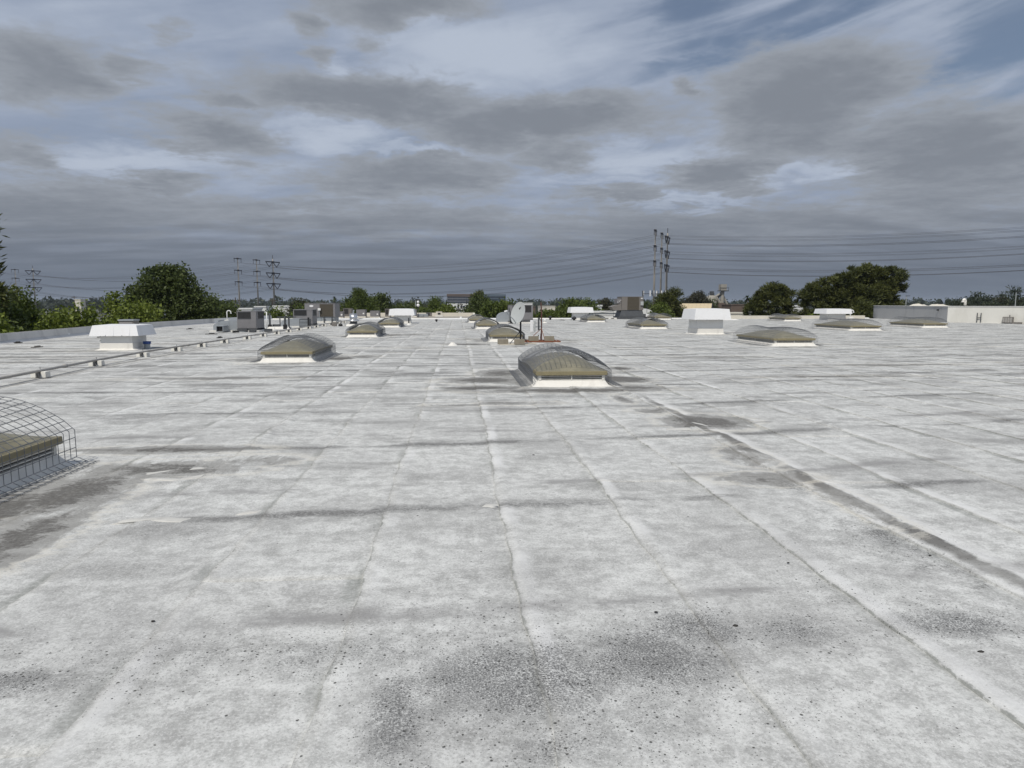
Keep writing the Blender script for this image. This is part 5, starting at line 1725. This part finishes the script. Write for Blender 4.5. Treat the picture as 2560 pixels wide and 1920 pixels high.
tree('low brown shrub in front of the tan warehouse wall', 48.5, 138, 4.2, -.3, LF_BROWN, 2600, .42, .2, 7)
# right pines
tree('round topped pine, smaller of the two big pines on the right', 43.4, 92, 8.4, 4.4, LF_PINE, 34000, .42, .15, 9, True, name='pine_tree', clump=.85, group='big pines on the right',
     lobes=[(0, 0, 8.2, 2.4, 2.2, 2.2), (.4, 0, 10.3, 1.5, 1.4, 1.0), (1.4, 0, 10.1, 1.2, 1.2, .9), (2.4, 0, 9.2, 1.0, 1.0, 1.0), (-.9, 0, 9.9, 1.1, 1.1, .9), (-2.0, 0, 8.7, 1.0, 1.0, .9), (-2.7, 0, 7.2, 1.1, 1.1, 1.2),
            (-2.4, 0, 5.6, 1.6, 1.5, 1.3), (0, 0, 5.4, 2.4, 2.0, 1.4), (2.3, 0, 6.6, 1.4, 1.3, 1.6), (2.0, 0, 4.6, 1.6, 1.5, 1.0)])
tree('largest spreading pine on the right, its crown rising to the upper right', 51.0, 86, 14.0, 6.6, LF_PINE, 90000, .44, .15, 9, True, name='pine_tree', clump=.9, group='big pines on the right',
     lobes=[(-6.0, 0, 9.3, .9, .9, .8), (-5.0, 0, 10.1, 1.0, 1.0, .9), (-3.8, 0, 10.6, 1.1, 1.1, 1.0), (-2.3, 0, 11.0, 1.2, 1.2, 1.0), (-.8, 0, 11.6, 1.2, 1.2, 1.0), (.5, 0, 12.2, 1.1, 1.1, 1.0),
            (1.9, 0, 12.5, 1.1, 1.1, 1.0), (3.4, 0, 12.4, 1.1, 1.1, .9), (5.0, 0, 12.6, 1.1, 1.1, .9), (6.3, 0, 12.2, .9, .9, .8), (7.0, 0, 12.4, .6, .6, .5), (6.3, 0, 11.0, .9, .9, .8),
            (-4.5, 0, 8.0, 1.8, 1.6, 1.5), (-2.4, 0, 8.6, 2.0, 1.8, 1.8), (0, 0, 9.2, 2.0, 1.8, 2.0), (2.4, 0, 9.8, 2.0, 1.8, 1.9), (4.4, 0, 10.3, 1.7, 1.6, 1.5), (5.0, 0, 8.4, 1.5, 1.4, 1.3),
            (6.4, 0, 8.2, .9, .9, .9), (5.6, 0, 6.4, 1.3, 1.2, 1.2), (2.6, 0, 7.2, 2.0, 1.8, 1.6), (-.4, 0, 6.6, 2.2, 1.9, 1.6), (-3.6, 0, 6.0, 1.9, 1.7, 1.4), (-5.6, 0, 6.4, 1.1, 1.1, 1.2),
            (2.4, 0, 4.8, 2.2, 1.9, 1.2), (-2.0, 0, 4.6, 2.2, 2.0, 1.2)])
tree('dark low tree filling the gap below the two big pines', 46.9, 96, 3.6, 1.0, LF_DARK, 3500, .36, .15, 7)
tree('dark leaning pine branch mass overhanging the far end of the grey wall', 46.2, 75.0, 4.4, 1.7, LF_PINE, 9000, .36, .2, 7, True, clump=.8, group='big pines on the right')
tree('yellowish low tree peeping over the far roof edge before the largest pine', 44.0, 82, 1.6, .25, LF_LIGHT, 900, .26, .3, 5)


def palm(label, x, y, top, r, trunk_r=.2, n=26, ball=False):
    t = thing('palm_tree', label, 'palm tree', (x, y, GZ), 0, 'palm trees in the distance')
    h = top - GZ
    MB().tube([(0, 0, 0), (.15, 0, h * .5), (0, 0, h - r * .5)], trunk_r, 8, trunk_r * .8).build('trunk', BARK, t, smooth=True)
    me_v, me_f = [], []
    for i in range(n):
        a = rng.uniform(0, 2 * math.pi)
        e = rng.uniform(-.9, 1.3)
        dv = Vector((math.cos(a) * math.cos(e), math.sin(a) * math.cos(e), math.sin(e)))
        side = dv.cross(Vector((0, 0, 1))).normalized()
        p = Vector((0, 0, h - r * .5))
        segs = 5
        pr = None
        for s in range(segs + 1):
            f = s / segs
            c = p + dv * r * f + Vector((0, 0, -r * .55 * f * f))
            wv = side * (r * .16 * math.sin(math.pi * min(f + .12, 1.0)))
            o_ = len(me_v)
            me_v += [tuple(c - wv), tuple(c + wv)]
            if pr is not None:
                me_f.append((pr, pr + 1, o_ + 1, o_))
            pr = o_
    m = MB()
    m.v, m.f = me_v, me_f
    m.build('fronds', LF_DARK, t)
    return t


palm('palm tree behind the left shoulder of the bright green pine like tree', -19.9, 135, 4.4, 1.9)
palm('small lone palm on a thin trunk above the brown coil of the badge unit', -56.7, 320, 5.2, 1.8, .2, 34)
palm('small palm left of the smaller big pine', 112.8, 260, 5.2, 2.4, .25, 30)
palm('tiny low palm by the white trailers right of the big taupe unit', 43.5, 150, 1.2, .9, .12, 20)
palm('far palm left of the brownish dark tree', -41.5, 175, 2.1, 1.4, .2, 26)

# the line of trees along the horizon: four shapes copied many times
kinds = []
for i, (w, h_, mt_, nd, nl) in enumerate([(9, 12, LF_FAR, False, 6), (7, 14, LF_FAR, False, 5), (5, 15, LF_FAR, True, 4), (12, 11, LF_BROWN, False, 7), (3.2, 14, LF_FAR, True, 2)]):
    L = lobes_round(w, h_, h_ * .15, nl) if i not in (2, 4) else [(0, 0, h_ * f, w * .5 * (1.05 - f), w * .5 * (1.05 - f), h_ * .16) for f in (.2, .4, .6, .78, .92)]
    me_c = crown_mesh('crown', L, 900, .85, mt_, 1.3, nd)
    mtk = MB().tube([(0, 0, 0), (0, 0, h_ * .5)], .3, 6, .2)
    kinds.append((me_c, mtk))
trunk_me = [None] * len(kinds)
fl = ['broad dark distant tree in the line of woods along the horizon', 'tall dark distant tree in the line of woods along the horizon', 'pointed conifer in the distant line of woods',
      'wide brownish distant tree in the line of woods', 'slender cypress in the distant line of woods']


def far_tree(ki, x, y, s, label=None):
    me_c, mtk = kinds[ki]
    t = thing('distant_tree', label or fl[ki], 'tree', (x, y, GZ), rng.uniform(0, 360), None if label else fl[ki])
    t.scale = (s * rng.uniform(.85, 1.2), s * rng.uniform(.85, 1.2), s)
    add_crown(t, me_c)
    if trunk_me[ki] is None:
        trunk_me[ki] = mtk.build('trunk', BARK, t).data
    else:
        o_ = bpy.data.objects.new('trunk', trunk_me[ki])
        COL.objects.link(o_)
        o_.parent = t


for i in range(190):
    b = rad(rng.uniform(-36, 44))
    D = rng.uniform(300, 900)
    ki = int(rng.choice(5, p=[.36, .24, .14, .18, .08]))
    s = rng.uniform(.50, .85) * (1.0 if D < 500 else 1.2)
    far_tree(ki, D * math.sin(b), D * math.cos(b), s)
for (bx, D, s) in ((10.0, 390, .95), (9.2, 420, .9), (8.6, 400, .85), (10.6, 380, .8), (11.2, 410, .85), (7.9, 430, .75)):
    far_tree(2 if bx > 8.8 else 4, D * math.sin(rad(bx)), D * math.cos(rad(bx)), s)
for i in range(46):
    bx, D = rng.uniform(36.6, 47.5), rng.uniform(230, 380)
    far_tree(int(rng.choice(5, p=[.4, .25, .1, .2, .05])), D * math.sin(rad(bx)), D * math.cos(rad(bx)), rng.uniform(.80, 1.08) * (.85 + D / 1900))
for (bx, D, s, ki) in ((37.6, 210, .78, 1), (38.4, 220, .72, 3), (39.6, 230, .85, 0), (40.6, 215, .85, 1), (42.3, 240, .88, 2), (43.5, 230, .8, 0), (44.4, 210, .80, 3), (45.3, 220, .82, 1), (46.0, 230, .75, 0), (36.9, 230, .7, 2), (41.5, 250, .75, 3)):
    far_tree(ki, D * math.sin(rad(bx)), D * math.cos(rad(bx)), s)

# woods too far off to tell apart
L = []
for i in range(620):
    b = rad(rng.uniform(-40, 48))
    D = rng.uniform(900, 2400)
    hh = rng.uniform(7, 12) + D * .0030
    L.append((D * math.sin(b), D * math.cos(b), GZ + hh * .5, rng.uniform(14, 45), 10, hh * .55))
me_w = crown_mesh('distant_woods', L, 52000, 5.5, LF_FAR, 7.0)
o = bpy.data.objects.new('distant_woods', me_w)
COL.objects.link(o)
o['kind'] = 'stuff'


# ================================================================== buildings beyond
def block(name, label, x0, x1, y, d, top, wall_m, roof_m=None, wins=None, cat='building'):
    t = thing(name, label, cat, ((x0 + x1) / 2, y, GZ))
    w = x1 - x0
    H_ = top - GZ
    MB().box(-w / 2, w / 2, 0, d, 0, H_).build('wall', wall_m, t)
    MB().box(-w / 2 - .15, w / 2 + .15, -.15, d + .15, H_ + .002, H_ + .3).build('roof', roof_m or wall_m, t)
    if wins:
        nx_, z0, z1, gap = wins
        pw = w / nx_
        for i in range(nx_):
            f = MB().box(-w / 2 + pw * i + gap * pw, -w / 2 + pw * (i + 1) - gap * pw, -.05, .02, z0, z1).build('window', wall_m, t)
            MB().box(-w / 2 + pw * i + gap * pw + .1, -w / 2 + pw * (i + 1) - gap * pw - .1, -.08, -.052, z0 + .1, z1 - .1).build('pane', GLASS, f)
    return t


t = thing('office_block', 'wide grey office block with bands of windows behind the round trees', 'building', (18.9, 700, GZ))
MB().box(-30, 2, 0, 20, 0, 18.2).build('wall', OFFG, t)
MB().box(2.01, 30, 2, 20, 0, 18.4).build('side_wing', OFFB, t)
for k in range(5):
    z = 4.5 + k * 2.6
    f = MB().box(-29.6, 1.6, -.35, -.01, z, z + 1.15).build('window_band', GLASS, t)
    for j in range(12):
        MB().box(-29.6 + j * 2.6 - .1, -29.6 + j * 2.6 + .1, -.42, -.36, z, z + 1.15).build('mullion', OFFG, f)
for k in range(5):
    z = 4.5 + k * 2.6
    MB().box(2.4, 29.6, 1.7, 1.99, z, z + 1.3).build('window_band', GLASS, t)
MB().box(-30.3, 2.2, -.5, 20.3, 16.0, 18.6).build('cornice', BROWNB, t)
block('white_building', 'white low building with dark windows below the grey office block', -8.0, 8.0, 520, 20, 1.7, WHITE, wins=(7, 5.2, 7.4, .15))
block('blue_tower', 'faint bluish box shaped tower on the horizon beside a lone palm', -264, -253, 1500, 20, 10.5, BLUEF, wins=(4, 8, 14, .15))
block('stair_tower', 'yellowish tower with small windows beyond the left trees', -170.5, -168, 320, 4, 3.4, CREAM, wins=(1, 5.5, 7.5, .25))
block('white_warehouse', 'flat white warehouse left of the grey equipment frame', -50.0, -44.0, 190, 12, .85, WHITE, wins=(3, 3.6, 5.2, .28))
block('white_warehouse', 'small white shed under the middle group power poles', -63.6, -60.0, 220, 8, .6, WHITE, wins=(2, 4.0, 5.6, .25))
block('white_warehouse', 'white flat roofed shed above the nearest grey air conditioner', -50.3, -46.8, 160, 8, .35, WHITE, wins=(2, 3.4, 5.0, .25))
block('white_warehouse', 'cream shed behind the nearest grey air conditioner on its left', -58.0, -53.5, 175, 8, -.2, CREAM, wins=(2, 3.4, 4.6, .25))
block('white_house', 'white roofs among the far left trees', -120, -108, 260, 9, -.3, WHITE, wins=(4, 3.0, 4.6, .3))
block('white_house', 'pale house beyond the left trees, left of the yellowish tower', -112, -104, 190, 8, -1.4, WHITE, wins=(3, 2.6, 4.0, .3))
block('parking_deck', 'white parking deck with dark openings right of the dish antenna', 33.9, 39.2, 360, 10, 1.9, WHITE, wins=(3, 6.2, 7.8, .10))
block('cream_building', 'flat cream building right of the rusty mast', 37.4, 44.2, 310, 10, .4, CREAM, wins=(4, 4.4, 5.8, .3))
block('olive_building', 'long low olive grey building right of the dish antenna', 22.0, 34.0, 300, 8, .2, BROWNB, wins=(5, 4.0, 5.4, .25))
block('white_trailer', 'white two storey trailer left of the big taupe unit', 26.0, 28.6, 135, 4, 1.1, WHITE, wins=(3, 5.4, 6.9, .22))
block('white_trailer', 'long low white trailer in front of the two storey one', 23.6, 27.6, 118, 4, .05, WHITE, wins=(4, 4.2, 5.4, .3))
block('brown_building', 'brown building with open floors left of the smaller big pine', 86.0, 91.6, 210, 8, 1.2, BROWNB, wins=(4, 4.4, 6.2, .15))
block('tan_house', 'tan low wall in front of the brown building', 60.0, 65.0, 150, 5, -.6, CREAM, wins=(3, 3.6, 4.8, .3))
block('white_house', 'white house in the gap between the two big pines', 74.6, 78.2, 150, 6, 1.0, WHITE, wins=(2, 5.2, 6.6, .2))
t = block('gabled_house', 'pale gabled house roof above the grey wall', 92.4, 95.2, 140, 5, 1.35, DISHM, wins=(2, 4.5, 6.0, .3))
m = MB()
m.v = [(-1.7, -.3, 8.66), (1.7, -.3, 8.66), (1.7, 5.3, 8.66), (-1.7, 5.3, 8.66), (-1.3, 2.5, 9.4), (1.3, 2.5, 9.4)]
m.f = [(0, 1, 5, 4), (1, 2, 5), (2, 3, 4, 5), (3, 0, 4)]
m.build('gable_roof', PIPEM, t)
# tan roofed warehouse
t = thing('tan_warehouse', 'warehouse with a tan ridged metal roof and grey gable, left of the silo', 'building', (63.3, 185, GZ), -24)
MB().box(-7, 6.0, 0, 7.5, 0, 6.75).build('wall', GABLE, t)
for i in range(13):
    xa = -7.4 + i * 1.06
    m = MB()
    m.quadbox([(xa, -.6, 6.70), (xa + 1.04, -.6, 6.70), (xa + 1.04, 3.75, 8.62), (xa, 3.75, 8.62)], [(xa, -.6, 6.80), (xa + 1.04, -.6, 6.80), (xa + 1.04, 3.75, 8.72), (xa, 3.75, 8.72)])
    m.build('roof_panel', TANR, t)
m = MB()
m.quadbox([(-7.4, 3.76, 8.62), (6.4, 3.76, 8.62), (6.4, 8.1, 6.70), (-7.4, 8.1, 6.70)], [(-7.4, 3.76, 8.72), (6.4, 3.76, 8.72), (6.4, 8.1, 6.80), (-7.4, 8.1, 6.80)])
m.build('back_roof', TANR, t)
m = MB()
m.v = [(6.02, 0, 6.75), (6.02, 7.5, 6.75), (6.02, 3.75, 8.45), (5.8, 0, 6.75), (5.8, 7.5, 6.75), (5.8, 3.75, 8.45)]
m.f = [(0, 1, 2), (5, 4, 3), (0, 2, 5, 3), (2, 1, 4, 5), (1, 0, 3, 4)]
m.build('gable', GABLE, t)
m = MB()
m.tube([(6.35, -.6, 6.72), (6.35, 3.75, 8.66), (6.35, 8.1, 6.72)], .16, 4)
m.build('verge', BLACK, t)
t = thing('arched_shed', 'white arched shed by the foot of the leftmost tall power pole', 'building', (44.2, 160, GZ))
m = MB()
pr = [(-2.6, 0), (-2.6, 6.6)] + [(-2.6 + 5.2 * i / 8, 6.6 + .9 * math.sin(math.pi * i / 8)) for i in range(1, 8)] + [(2.6, 6.6), (2.6, 0)]
k = len(pr)
m.v = [(x, 0, z) for x, z in pr] + [(x, 6, z) for x, z in pr]
m.f = [tuple(range(k))[::-1], tuple(range(k, 2 * k))] + [(i, (i + 1) % k, k + (i + 1) % k, k + i) for i in range(k)]
m.build('shed_body', WHITE, t)
MB().box(-.8, .8, -.06, -.005, 4.2, 6.2).build('door', DGREY, t)
# concrete batching plant
t = thing('batching_plant', 'concrete batching plant with a silo, slanting conveyors and a tall head tower', 'industrial plant', (103.0, 268, GZ))
MB().lathe([(2.05, 0), (2.05, 11.3), (1.4, 11.9), (.0001, 12.1)], 20, -1.6, 0).build('silo', CONC, t, smooth=True)
MB().tube([(2.8, 0, 8), (2.9, 0, 16.0)], .75, 10).build('tower_stem', CONC, t)
MB().box(1.7, 4.1, -1.2, 1.2, 14.0, 16.4).build('tower_head', CONC, t)
MB().box(1.3, 4.9, -1.5, 1.5, 13.6, 13.95).build('platform', DGREY, t)
m = MB()
for (x, z) in ((1.4, 15.2), (4.8, 15.2)):
    m.tube([(x, -1.4, 13.9), (x, -1.4, z)], .08, 4)
m.tube([(1.4, -1.4, 15.0), (4.8, -1.4, 15.0)], .08, 4)
m.build('platform_rail', DGREY, t)
MB().tube([(2.8, 0, 13.2), (-1.0, 0, 10.8)], .42, 8).build('chute', CONC, t)
MB().tube([(2.4, .6, 13.0), (.4, .6, 9.0), (.2, .6, 4)], .42, 8).build('chute', DGREY, t)
MB().tube([(.2, -.6, 11.2), (7.2, -.6, 1.0)], .50, 6).build('conveyor', CONC, t)
MB().tube([(2.6, .5, 13.4), (8.6, .5, 1.5)], .42, 6).build('conveyor', CONC, t)
MB().box(.8, 3.4, -1.6, 1.6, 0, 9.0).build('plant_frame', BROWNB, t)
MB().box(3.6, 5.6, -1.2, 1.2, 0, 6.8).build('bin', CONC, t)
m = MB()
for x in (-3.4, -2.2, -1.0):
    m.tube([(x, -1.2, 11.2), (x, -1.2, 13.0)], .10, 4)
m.tube([(-3.4, -1.2, 12.8), (-1.0, -1.2, 12.8)], .10, 4)
m.build('silo_rail', DGREY, t)
MB().box(-2.2, -.9, -.7, .7, 11.9, 13.6).build('dust_filter', DGREY, t)


# lamp posts and small poles
def lamp_post(label, x, y, top, two=False):
    t = thing('lamp_post', label, 'lamp post', (x, y, GZ), 0, 'tall lamp posts in the distance')
    h = top - GZ
    MB().tube([(0, 0, 0), (0, 0, h)], .14, 8, .08).build('post_shaft', DISHM, t)
    MB().box(-.1, .9, -.14, .14, h - .12, h + .02).build('lamp_head', DGREY, t)
    return t


lamp_post('tall pale lamp post right of the largest pine', 109.6, 160, 3.6)
lamp_post('tall pale lamp post near the right photo edge', 138.2, 160, 4.6)
lamp_post('thin pale post between the dark trees left of the two small dishes', -8.6, 140, 2.5)


def utility_pole(label, x, y, top):
    t = thing('utility_pole', label, 'utility pole', (x, y, GZ), rng.uniform(-30, 30), 'small wooden utility poles')
    h = top - GZ
    MB().tube([(0, 0, 0), (0, 0, h)], .2, 6, .14).build('pole_shaft', BARK, t)
    MB().box(-1.3, 1.3, -.1, .1, h - .9, h - .7).build('cross_arm', BARK, t)
    return t


for (px_, D, top, lb) in ((-176, 330, 5.2, 'wooden utility pole left of the yellowish tower'), (-66, 250, 3.6, 'wooden utility pole above the badge unit'), (-93, 260, 3.4, 'wooden utility pole left of the middle pole group'),
                          (-58, 300, 3.0, 'wooden utility pole right of the badge unit'), (112, 170, 2.4, 'wooden utility pole above the grey wall'), (-63, 200, 3.4, 'wooden utility pole beside the equipment frame')):
    utility_pole(lb, px_, D, top)

# parked car seen beyond the roof edge
t = thing('parked_car', 'white parked car beyond the far roof edge, right of the dish antenna', 'car', (24.6, 230, GZ), 8)
m = MB()
m.quadbox([(-2.1, -.85, .35), (2.1, -.85, .35), (2.1, .85, .35), (-2.1, .85, .35)], [(-2.05, -.8, .9), (2.0, -.8, .9), (2.0, .8, .9), (-2.05, .8, .9)])
m.build('body', CARW, t, bevel=.08)
MB().quadbox([(-1.3, -.75, .902), (1.1, -.75, .902), (1.1, .75, .902), (-1.3, .75, .902)], [(-.9, -.6, 1.42), (.5, -.6, 1.42), (.5, .6, 1.42), (-.9, .6, 1.42)]).build('windows', GLASS, t)
MB().quadbox([(-.92, -.62, 1.422), (.52, -.62, 1.422), (.52, .62, 1.422), (-.92, .62, 1.422)], [(-.8, -.5, 1.47), (.4, -.5, 1.47), (.4, .5, 1.47), (-.8, .5, 1.47)]).build('car_roof', CARW, t)
for (x, yy) in ((-1.3, -.8), (1.3, -.8), (-1.3, .8), (1.3, .8)):
    MB().tube([(x, yy - .1, .34), (x, yy + .1, .34)], .34, 14).build('wheel', BLACK, t)


# ================================================================== air
HZ = bpy.data.materials.new('haze_air')
HZ.use_nodes = True
N = NT(HZ.node_tree)
N.n.remove(N.n['Principled BSDF'])
pv = N.new('ShaderNodeVolumePrincipled')
pv.inputs['Color'].default_value = (0.80, 0.88, 1.0, 1)
pv.inputs['Density'].default_value = 0.00011
pv.inputs['Anisotropy'].default_value = 0.2
N.l.new(pv.outputs[0], N.n['Material Output'].inputs['Volume'])
hz = MB().box(-6100, 6100, -3100, 9100, -8.4, 48.0).build('haze', HZ)
hz['kind'] = 'stuff'
